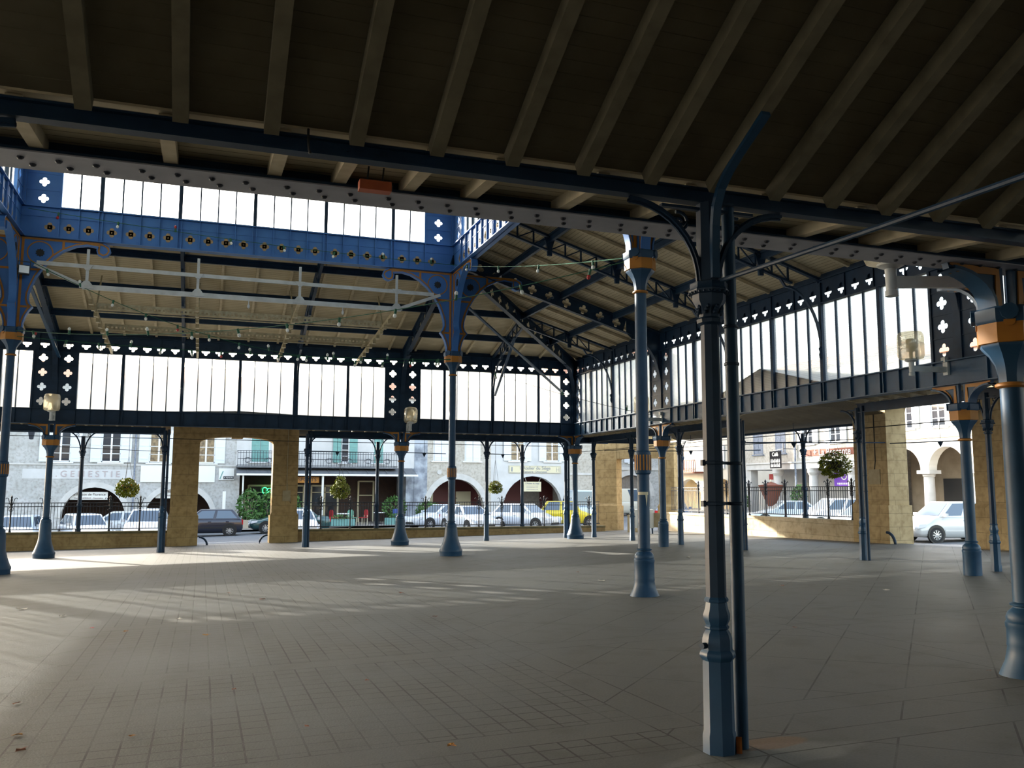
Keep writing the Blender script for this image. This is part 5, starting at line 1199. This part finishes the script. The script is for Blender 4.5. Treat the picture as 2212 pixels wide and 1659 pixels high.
# cafe with balcony
H = House(F, 1.95, 'cafe house with green shutters, iron balcony and slate canopy')
H.wall(1.95, 13.45, 2.85, 7.6, [], 'render_white'); H.box('side_wall', 'render_stain', 12.9, .01, -1.3, 13.45, 3.0, 2.86); H.box('side_wall', 'render_grey', 1.95, .01, -1.3, 2.2, 3.0, 2.86)
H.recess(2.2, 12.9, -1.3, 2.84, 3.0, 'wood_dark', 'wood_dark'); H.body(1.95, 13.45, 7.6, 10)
H.win(3.38, 3.22, 1.05, 2.0, 'pane_dark', 'shutter_green', .5, (2, 4), 'frame_white', True, True)
H.win(8.78, 3.22, .5, 2.0, 'pane_dark', 'shutter_green', .52, (1, 5)); H.win(11.0, 3.22, .6, 2.0, 'pane_dark', 'shutter_green', .5, (2, 4), 'frame_white', True, True)
w = H.mb(); w.add([(1.95, 0, 2.86), (13.3, 0, 2.86), (13.3, -1.5, 2.42), (1.95, -1.5, 2.42), (1.95, 0, 2.80), (13.3, 0, 2.80), (13.3, -1.5, 2.36), (1.95, -1.5, 2.36)], [(0,1,2,3), (7,6,5,4), (2,1,5,6), (0,3,7,4), (3,2,6,7)])
for k in range(9): w.bar((2.6+k*1.25, 0, 2.88), (2.6+k*1.25, -1.5, 2.44), .04, .04)
w.build('canopy', M['slate'], H.t, False); H.box('gutter', 'plain_white', 1.95, -1.62, 2.30, 13.35, -1.5, 2.42)
w = H.mb(); w.box(2.0, -.95, 2.80, 12.1, 0, 2.90); w.build('balcony_slab', M['slate'], H.t, False)
w = H.mb(); F0 = -.92
for z in (2.95, 3.35, 3.72, 3.85): w.box(2.0, F0-.015, z-.018, 12.1, F0+.015, z+.018)
x = 2.0
while x < 12.1:
    w.box(x-.012, F0-.012, 2.9, x+.012, F0+.012, 3.86); x += .17
for k in range(8):
    cx = 2.6 + k*1.26
    for sg in (-1, 1): w.tube([(cx+sg*(.28-.02*i)*math.cos(i*.5), F0, 3.2+(.28-.02*i)*math.sin(i*.5)) for i in range(13)], .016, 5)
for x in (2.0, 12.1): w.bar((x, F0, 3.85), (x, 0, 3.85), .03, .03); w.bar((x, F0, 2.95), (x, 0, 2.95), .03, .03)
w.build('balcony_railing', M['black_iron'], H.t, False)
for x in (2.35, 7.2): w = H.mb(); w.tube([(x, -1.45, -1.1), (x, -1.45, 2.4)], .07 if x > 3 else .05, 10); w.build('canopy_post', M['plain_white'], H.t)
for x0, x1 in ((2.9, 6.5), (7.0, 8.8)):
    w = H.mb()
    for x in (x0, (x0+x1)/2, x1): w.box(x-.06, 2.9, -1.2, x+.06, 3.0, 1.7)
    w.box(x0, 2.9, 1.62, x1, 3.0, 1.74); w.box(x0, 2.9, 1.2, x1, 3.0, 1.26); w.build('shop_window_frame', M['cream'], H.t, False)
    w = H.mb(); w.box(x0, 2.95, -.9, x1, 2.98, 1.62); w.build('shop_window_pane', M['pane_dark'], H.t, False)
w = H.mb()
for x in (10.2, 11.25): w.box(x-.06, 2.9, -1.2, x+.06, 3.0, 2.0)
w.box(10.2, 2.9, 1.94, 11.25, 3.0, 2.04); w.box(10.2, 2.9, 1.0, 11.25, 3.0, 1.06); w.build('door_frame', M['cream'], H.t, False)
w = H.mb(); w.box(10.25, 2.94, -1.1, 11.2, 2.98, 1.95); w.build('door', M['wood_dark'], H.t, False)
t = board(F, 'orange cafe sign with black capitals under the slate canopy', 'sign_board', 4.95, 7.0, 1.86, 2.24, -1.2, 'gold'); text('LES SPORTS', M['black'], t, (0, -.01, 0), .33, TR)
P = F @ Vector((4.1, 2.2, 1.35)); t = thing('neon_sign', 'green neon scribble glowing in the cafe window by the gate pier', 'sign', P)
MB().tube([(.14*math.cos(i*.5)-.2, 0, .10*math.sin(i*.5)+(.1 if i < 7 else -.08)) for i in range(13)] + [(.1+.16*math.cos(i*.6), 0, .16*math.sin(i*.6)) for i in range(11)], .03, 6).build('tube', M['neon'], t)
for lb, s0, s1 in (('blue-green planter box at the cafe terrace, right of the green fastback', 7.1, 9.0), ('blue-green planter box by the blue barrel', 10.9, 12.2)):
    P = F @ Vector(((s0+s1)/2, -3.2, 0)); P.z = street(P.x, P.y)+.12; t = thing('planter_box', lb, 'planter', P); MB().box(-(s1-s0)/2, -.2, 0, (s1-s0)/2, .2, .42).build('box', M['shutter_green'], t, False)
    leaf_cloud((0, 0, .55), (s1-s0)*.3, .12, 60, .08, 5).build('foliage', M['leaf_dark'], t, False)
def shrub(s, d, R, h, label, seed, pot=True, F=F):
    P = F @ Vector((s, d, 0)); P.z = street(P.x, P.y)+.12; t = thing('potted_shrub', label, 'plant', P)
    leaf_cloud((0, 0, h*.6), R, h*.45, 420, .13, seed).build('foliage', M['leaf_dark'], t, False)
    w = MB()
    for k in range(5): w.tube([(0, 0, .2), (R*.6*math.cos(k*1.3), R*.6*math.sin(k*1.3), h*.8)], .015, 4)
    w.build('stems', M['inner_wall'], t); MB().lathe([(.14, 0), (.2, .35), (.17, .35)], 10).build('pot', M['terracotta'], t)
shrub(2.75, -1.9, .75, 2.2, 'tall leafy shrub left of the cafe window, above the pale planter', 1); shrub(4.0, -1.8, .7, 2.1, 'leafy bamboo shrub under the green neon sign', 2); shrub(5.3, -1.6, .6, 1.9, 'dark shrub partly behind the right gate pier', 3)
shrub(11.8, -1.6, .75, 1.7, 'broad fern-like plant beside the blue barrel', 4); shrub(13.9, -2.2, .8, 1.3, 'low dark bush left of the white saloon', 6)
P = F @ Vector((2.95, -2.6, 0)); P.z = street(P.x, P.y)+.12; t = thing('planter_box', 'pale trough planter on the pavement behind the navy hatchback', 'planter', P)
mb = MB(); mb.add([(-.55,-.25,0),(.55,-.25,0),(.55,.25,0),(-.55,.25,0),(-.65,-.3,.5),(.65,-.3,.5),(.65,.3,.5),(-.65,.3,.5)], [(3,2,1,0),(4,5,6,7),(0,1,5,4),(1,2,6,5),(2,3,7,6),(3,0,4,7)]); mb.build('trough', M['planter'], t, False)
leaf_cloud((0, 0, .8), .55, .3, 120, .1, 8).build('foliage', M['leaf_dark'], t, False)
P = F @ Vector((11.75, -2.4, 0)); P.z = street(P.x, P.y)+.12; mb = MB(); mb.lathe([(.2, 0), (.22, .05), (.22, .85), (.19, .95), (.02, .97)], 14); o = mb.build('barrel', M['blue_barrel']); o.location = P; tag(o, 'blue barrel on the cafe terrace behind the railing', 'barrel')
def chair(s, d, rz, m, label):
    P = F @ Vector((s, d, 0)); P.z = street(P.x, P.y)+.12; t = thing('terrace_chair', label, 'chair', P, rz, 'terrace chairs')
    MB().box(-.22, -.22, .43, .22, .22, .47).build('seat', M[m], t, False); b = MB(); b.prism([(-.22, 0), (.22, 0), (.22, .35), (.12, .45), (-.12, .45), (-.22, .35)], (0, .20, .5), (1,0,0), (0,0,1), (0,.03,0)); b.build('backrest', M[m], t, False)
    for x in (-.19, .19):
        for y in (-.19, .19): MB().bar((x, y, 0), (x, y, .45 if y < 0 else .6), .03, .03).build('leg', M['cream'], t, False)
chair(9.05, -1.9, .4, 'greenchair', 'green terrace chair between the hanging basket and the tables'); chair(9.7, -2.1, -1.2, 'red', 'red terrace chair beside the green one'); chair(8.0, -1.2, 2.0, 'red', 'red terrace chair behind the small round table'); chair(7.3, -1.6, 1.0, 'dark', 'dark terrace chair by the white canopy post')
for s, d, lb in ((8.4, -2.3, 'small white-topped terrace table right of the green fastback'), (4.4, -2.6, 'small terrace table among the shrubs in the far gate'), (10.8, -1.7, 'small terrace table left of the blue barrel')):
    P = F @ Vector((s, d, 0)); P.z = street(P.x, P.y)+.12; t = thing('terrace_table', lb, 'table', P, 0, 'terrace tables'); MB().lathe([(.38, .70), (.40, .71), (.40, .74), (.38, .75)], 16).build('top', M['plain_white'], t); MB().lathe([(.22, 0), (.20, .03), (.03, .06), (.03, .70)], 10).build('pedestal', M['black_iron'], t)
# stained gable and arch house
H = House(F, 13.45, 'pale house with broad stone arch and closed white shutters, middle')
H.wall(13.45, 18.9, -1.3, 7.5, [(16.42, 1.98, .05, 2.1, None)], 'render_beige'); H.ring(16.42, 1.98, .05, 2.1, 'dressed', .4); H.box('stained_strip', 'render_stain', 13.45, -.015, -.8, 14.35, .01, 7.4)
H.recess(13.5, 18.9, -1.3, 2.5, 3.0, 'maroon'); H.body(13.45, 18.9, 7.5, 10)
H.win(15.32, 3.42, 1.0, 1.9, 'pane_dark', 'shutter_white', .5, (2, 3), 'frame_white', True, True); H.win(17.55, 3.42, 1.0, 1.9, 'pane_dark', 'shutter_white', .5, (2, 3), 'frame_white', True, True)
H.box('shop_window_frame', 'cream', 14.6, 2.85, -1, 15.5, 2.98, 1.6); H.box('shop_door', 'cream', 17.2, 2.85, -1, 18.3, 2.98, 1.3)
w = H.mb(); w.tube([(15.2, -.02, 2.62), (15.2, -.05, 2.62)], .16, 16); w.build('wall_plaque', M['dressed'], H.t)
# white upholsterer's house
H = House(F, 18.9, 'white house of the upholsterer with wide round arch')
H.wall(18.9, 24.75, -1.3, 7.1, [(22.05, 2.25, .1, 2.3, None)], 'render_white'); H.recess(18.95, 24.75, -1.3, 2.7, 3.0, 'maroon', 'wood_dark'); H.body(18.9, 24.75, 7.1, 10)
H.box('door', 'door_wood', 22.3, 2.8, -1.1, 23.6, 2.98, 1.7)
for c in (20.85, 23.5): H.win(c, 3.48, 1.0, 1.8, 'pane_warm', 'shutter_white', .5, (2, 3))
t = board(F, 'long cream shop sign with grey gothic lettering over the wide arch', 'sign_board', 20.2, 24.15, 2.60, 3.13, -.06, 'cream')
text("L'Atelier du Siège", M['shutter_old'], t, (0, -.01, .09), .33, TR); text('Tapisserie - Décoration', M['shutter_old'], t, (0, -.01, -.16), .19, TR)
mb = MB()
for x0, x1, z0, z1 in ((-1.93, 1.93, -.24, -.225), (-1.93, 1.93, .225, .24), (-1.93, -1.915, -.24, .24), (1.915, 1.93, -.24, .24), (-1.78, -1.70, -.16, .16)): mb.box(x0, -.012, z0, x1, 0, z1)
for x in (1.62, 1.82): mb.box(x, -.012, -.17, x+.02, 0, .16)
mb.box(1.62, -.012, -.02, 1.84, 0, .0); mb.build('border', M['shutter_old'], t, False)
t = board(F, 'cream notice board hung in the wide arch of the white house', 'sign_board', 21.42, 22.75, 1.32, 2.0, .25, 'cream')
text("L'Atelier du Siège", M['shutter_old'], t, (0, -.01, .22), .15, TR)
mb = MB()
for z in (.02, -.08, -.22): mb.box(-.45, -.008, z, .42, 0, z+.035)
mb.build('text_rules', M['render_beige'], t, False); mb = MB(); mb.bar((-.45, .02, .34), (-.62, .02, .8), .02, .02); mb.bar((.5, .02, .34), (.7, .02, .8), .02, .02); mb.build('chain', M['plain_white'], t)
H = House(F, 24.75, 'grey coursed stone house end next to the corner gate'); H.wall(24.75, 27.6, -1.3, 9.5, [], 'render_beige', 4); H.body(24.75, 27.6, 9.5, 8); H.box('string_course', 'dressed', 24.75, -.06, 2.5, 27.6, .02, 2.66)
# carriage arch house seen through the corner gate
F2 = FAR(66); H = House(F2, 28.6, 'house with a grey carriage door in a round arch, seen through the corner gate', -.9)
H.wall(28.6, 38.5, -1, 13.0, [(33.9, 1.75, .9, 1.75, None)], 'render_grey'); H.ring(33.9, 1.75, .9, 1.75, 'dressed', .4); w = H.mb(); w.box(31.8, .3, -1, 36, .42, 2.7); w.build('carriage_door', M['door_wood'], H.t, False)
H.win(34.3, 3.7, 1.1, 2.0, 'pane_dark', 'shutter_white', .5); H.body(28.6, 38.5, 13.0, 9); H.box('string_course', 'dressed', 28.6, -.08, 3.05, 38.5, .02, 3.3)
w = H.mb(); w.tube([(32.3, -.05, 4.6), (32.3, -.7, 4.4), (32.3, -.75, 4.0), (32.6, -.75, 3.9)], .03, 5); w.build('lamp_bracket', M['black_iron'], H.t)
# sunlit house with balcony behind the white wall
F3 = RIGHT(43); H = House(F3, -86, 'sunlit cream house with wooden balcony beyond the sunlit wall', -.9)
H.wall(-86, -58, -1, 7.5, [(-72, 2.0, .8, 1.6, None), (-66.5, 2.0, .8, 1.6, None), (-78, 2.0, .8, 1.6, None)], 'render_cream'); H.recess(-85, -59, -1, 2.8, 3.0, 'render_yellow'); H.body(-86, -58, 7.5, 9)
w = H.mb(); w.box(-84, -1.2, 2.9, -69, 0, 3.05)
for z in (3.15, 4.05): w.box(-84, -1.2, z, -69, -1.14, z+.08)
x = -84
while x < -69: w.box(x, -1.19, 3.05, x+.08, -1.15, 4.1); x += .3
w.build('balcony', M['umbrella'], H.t, False)
for c in (-80, -74, -67): H.win(c, 3.3, 1.1, 2.0, 'pane_dark', 'shutter_white', .5)
P = F3 @ Vector((-70.2, -8, 0)); P.z = street(P.x, P.y); mb = MB(); mb.tube([(0,0,0),(0,0,6.5)], .09, 8); mb.bar((0,0,5.2),(-1.2,0,5.3), .05,.05); o = mb.build('lamp_post', M['shutter_old']); o.location = P; tag(o, 'grey street pole beyond the sunlit wall', 'pole')
# la brocante
F4 = RIGHT(38); H = House(F4, -56, 'weathered house of the junk shop with grey shutters, behind the right railing', -.5)
H.wall(-56, -43.2, 3.3, 9.5, [], 'render_beige'); H.box('lintel_band', 'dressed', -55.3, -.12, 2.9, -43.2, .5, 3.36); H.box('lintel_edge', 'dressed', -55.3, -.2, 3.30, -43.2, .5, 3.40)  # edge is a thin projecting course of the same dressed stone
H.recess(-56, -43.2, -.6, 2.9, 3.0, 'render_white', 'render_white'); H.body(-56, -43.2, 9.5, 9)
for c in (-52.0, -48.2, -44.5):
    w = H.mb(); w.lathe([(.36, -.5), (.36, -.3), (.31, -.25), (.28, 2.45), (.33, 2.5), (.36, 2.6), (.40, 2.64), (.40, 2.9)], 18, (c, .25)); w.build('pillar', M['dressed'], H.t)
H.box('corner_pier', 'dressed', -56, 0, -.6, -54.9, .6, 2.9)
for c in (-53.9, -51.3): H.win(c, 4.05, 1.0, 2.0, 'shutter_old', None, sill=True, bars=(2, 1), frame='shutter_old')
for c in (-48.3, -45.6): H.win(c, 4.55, .95, 2.0, 'pane_dark', 'shutter_white', .55)
H.box('sign_band', 'umbrella', -49.0, -.03, 3.72, -43.25, .01, 4.15); text('+ La Brocante', M['plain_white'], H.t, H.I @ Vector((-46.0, -.06, 3.93)), .62, TR, 'painted_letters')
w = H.mb(); w.tube([(-49.6, -.1, -.3), (-49.6, -.1, 9)], .07, 8); w.build('drainpipe', M['shutter_old'], H.t)
H.box('shop_door', 'dark', -46.9, 2.9, -.5, -44.9, 3.05, 2.1); H.box('shop_door', 'render_cream', -53.8, 2.9, -.5, -52.2, 3.05, 2.0)
t = board(F4, 'black hanging sign with white bottles on the junk shop front', 'hanging_sign', -51.2, -49.95, 2.95, 4.12, -1.0, 'sign_black', 'sign')
text('Café', M['plain_white'], t, (0, -.01, .36), .36, TR)
mb = MB()
for r in range(2):
    for k in range(6):
        x, z = -.45 + k*.18, -.08 - r*.30; mb.prism([(-.05, -.11), (.05, -.11), (.05, .03), (.02, .07), (.02, .13), (-.02, .13), (-.02, .07), (-.05, .03)], (x, -.012, z), (1,0,0), (0,0,1), (0,.01,0))
mb.build('white_bottles', M['plain_white'], t, False); mb = MB(); mb.bar((-.4, .02, .6), (.9, .02, .72), .05, .05); mb.bar((.9, .02, .5), (.9, .02, 1.1), .05, .05); mb.bar((-.35, .02, .56), (-.35, .02, .72), .04, .04); mb.bar((.35, .02, .56), (.35, .02, .72), .04, .04); mb.bar((.9, 0, .72), (.9, 1.0, .72), .05, .05); mb.build('bracket', M['black_iron'], t)
t = board(F4, 'purple and green banner with a big white O over the dark shop door', 'banner', -47.0, -44.9, 1.75, 2.75, .9, 'purple'); MB().box(.4, -.01, .05, 1.05, 0, .5).build('green_corner', M['greenband'], t, False)
text('O', M['plain_white'], t, (-.1, -.012, .12), .75, TR); mb = MB()
for k in range(9): mb.box(-.75+k*.16, -.01, -.40, -.65+k*.16, 0, -.29)
mb.build('number_marks', M['plain_white'], t, False)
t = board(F4, 'small red square sign in the junk shop porch', 'sign_board', -53.55, -53.1, 2.2, 2.6, .6, 'red')
P = F4 @ Vector((-50.6, -1.4, 0)); P.z = street(P.x, P.y)+.12; t = thing('parasol', 'folded brown parasol in front of the junk shop', 'parasol', P); MB().lathe([(.02, .6), (.25, .7), (.85, 2.1), (.5, 2.15), (.02, 2.35)], 10).build('canopy', M['umbrella'], t); MB().tube([(0, 0, 0), (0, 0, 2.5)], .03, 8).build('pole', M['cream'], t); MB().lathe([(.3, 0), (.3, .08), (.05, .1)], 12).build('base', M['dark'], t)
shrub(-54.6, -1.2, .7, 1.5, 'thin bush at the left end of the junk shop', 9, F=F4); shrub(-48.7, -.6, .5, 2.0, 'dark climbing shrub beside the junk shop pillar', 10, F=F4)
P = F4 @ Vector((-47.4, -2.0, 0)); P.z = street(P.x, P.y)+.12
# bright arcaded house
H = House(F4, -43.2, 'bright sunlit house with round arcade arches, seen through the right gate', -.5)
cs = [-42.0, -38.95 + .0, -35.85, -32.75, -29.65, -26.55]
arcs = [(-40.0, 1.27, 2.6, 1.3, None), (-36.9, 1.27, 2.6, 1.3, None), (-33.8, 1.27, 2.6, 1.3, None), (-30.7, 1.27, 2.6, 1.3, None), (-27.6, 1.27, 2.6, 1.3, None)]
H.wall(-43.2, -24, 2.6, 9.0, arcs, 'render_cream', .6)
for c in (-41.55, -38.45, -35.35, -32.25, -29.15, -26.05):
    w = H.mb(); w.lathe([(.36, -.6), (.36, -.35), (.31, -.3), (.28, 2.25), (.33, 2.3), (.33, 2.38), (.38, 2.42)], 18, (c, .3)); w.box(c-.46, -.12, 2.42, c+.46, .72, 2.62); w.build('pillar', M['dressed'], H.t)
H.recess(-43.2, -24, -.6, 4.2, 3.6, 'inner_wall', 'inner_wall'); H.body(-43.2, -24, 9.0, 9)
H.box('string_course', 'render_yellow', -43.2, -.08, 4.4, -24, .02, 4.5)
for c in (-39.6, -37.25, -34.6, -31.5): H.win(c, 5.02, .95, 1.75, 'pane_dark', 'shutter_white', .5)
H.box('shop_door', 'dark', -40.6, 3.5, -.5, -38.9, 3.62, 2.2); H.box('shop_door', 'dark', -38.0, 3.5, -.5, -37.4, 3.62, 2.2); H.box('shop_door', 'dark', -35.7, 3.5, -.5, -35.0, 3.62, 2.3)
shrub(-36.3, 2.2, .7, 1.6, 'dark potted bush inside the arcade behind the silver hatchback', 12, F=F4)

M['light_block'] = mat('grey_light_block', (.16, .17, .18), .9)
mb = MB(); mb.box(-13, -2.75, -.6, 15.2, -2.45, 4.5); struct('wall_near_light_block', mb, M['light_block'], None, 'unseen grey wall added to block light behind the near porch')  # unseen wall added behind the camera to keep light off the near floor
# ------------------------------------------------------------------ light
w = bpy.data.worlds.new('sky'); sc.world = w; w.use_nodes = True; nt = w.node_tree; bg = nt.nodes['Background']
sky = nt.nodes.new('ShaderNodeTexSky'); sky.sky_type = 'NISHITA'; sky.sun_disc = False
SUN = Vector((-.5, .86, .302)).normalized()
sky.sun_elevation = math.asin(SUN.z); sky.sun_rotation = math.atan2(SUN.x, SUN.y); sky.air_density = 1.3; sky.dust_density = 3.0; sky.ozone_density = 1.0
hs = nt.nodes.new('ShaderNodeHueSaturation'); hs.inputs['Saturation'].default_value = .7; nt.links.new(sky.outputs[0], hs.inputs['Color']); nt.links.new(hs.outputs[0], bg.inputs[0]); bg.inputs[1].default_value = SKY_STRENGTH
ld = bpy.data.lights.new('sun', 'SUN'); lo = bpy.data.objects.new('sun', ld); col.objects.link(lo)
ld.energy = SUN_STRENGTH; ld.angle = math.radians(.6); ld.color = (1, .93, .80); lo.rotation_euler = SUN.to_track_quat('Z', 'Y').to_euler()
sc.view_settings.view_transform = 'Standard'; sc.view_settings.look = 'None'; sc.view_settings.gamma = 1; sc.view_settings.use_curve_mapping = False
sc.view_settings.exposure = EXPOSURE
sc.cycles.use_denoising = True; sc.cycles.max_bounces = 10; sc.cycles.diffuse_bounces = 5; sc.cycles.transparent_max_bounces = 24; sc.cycles.glossy_bounces = 3; sc.cycles.transmission_bounces = 6
sc.cycles.sample_clamp_indirect = 8
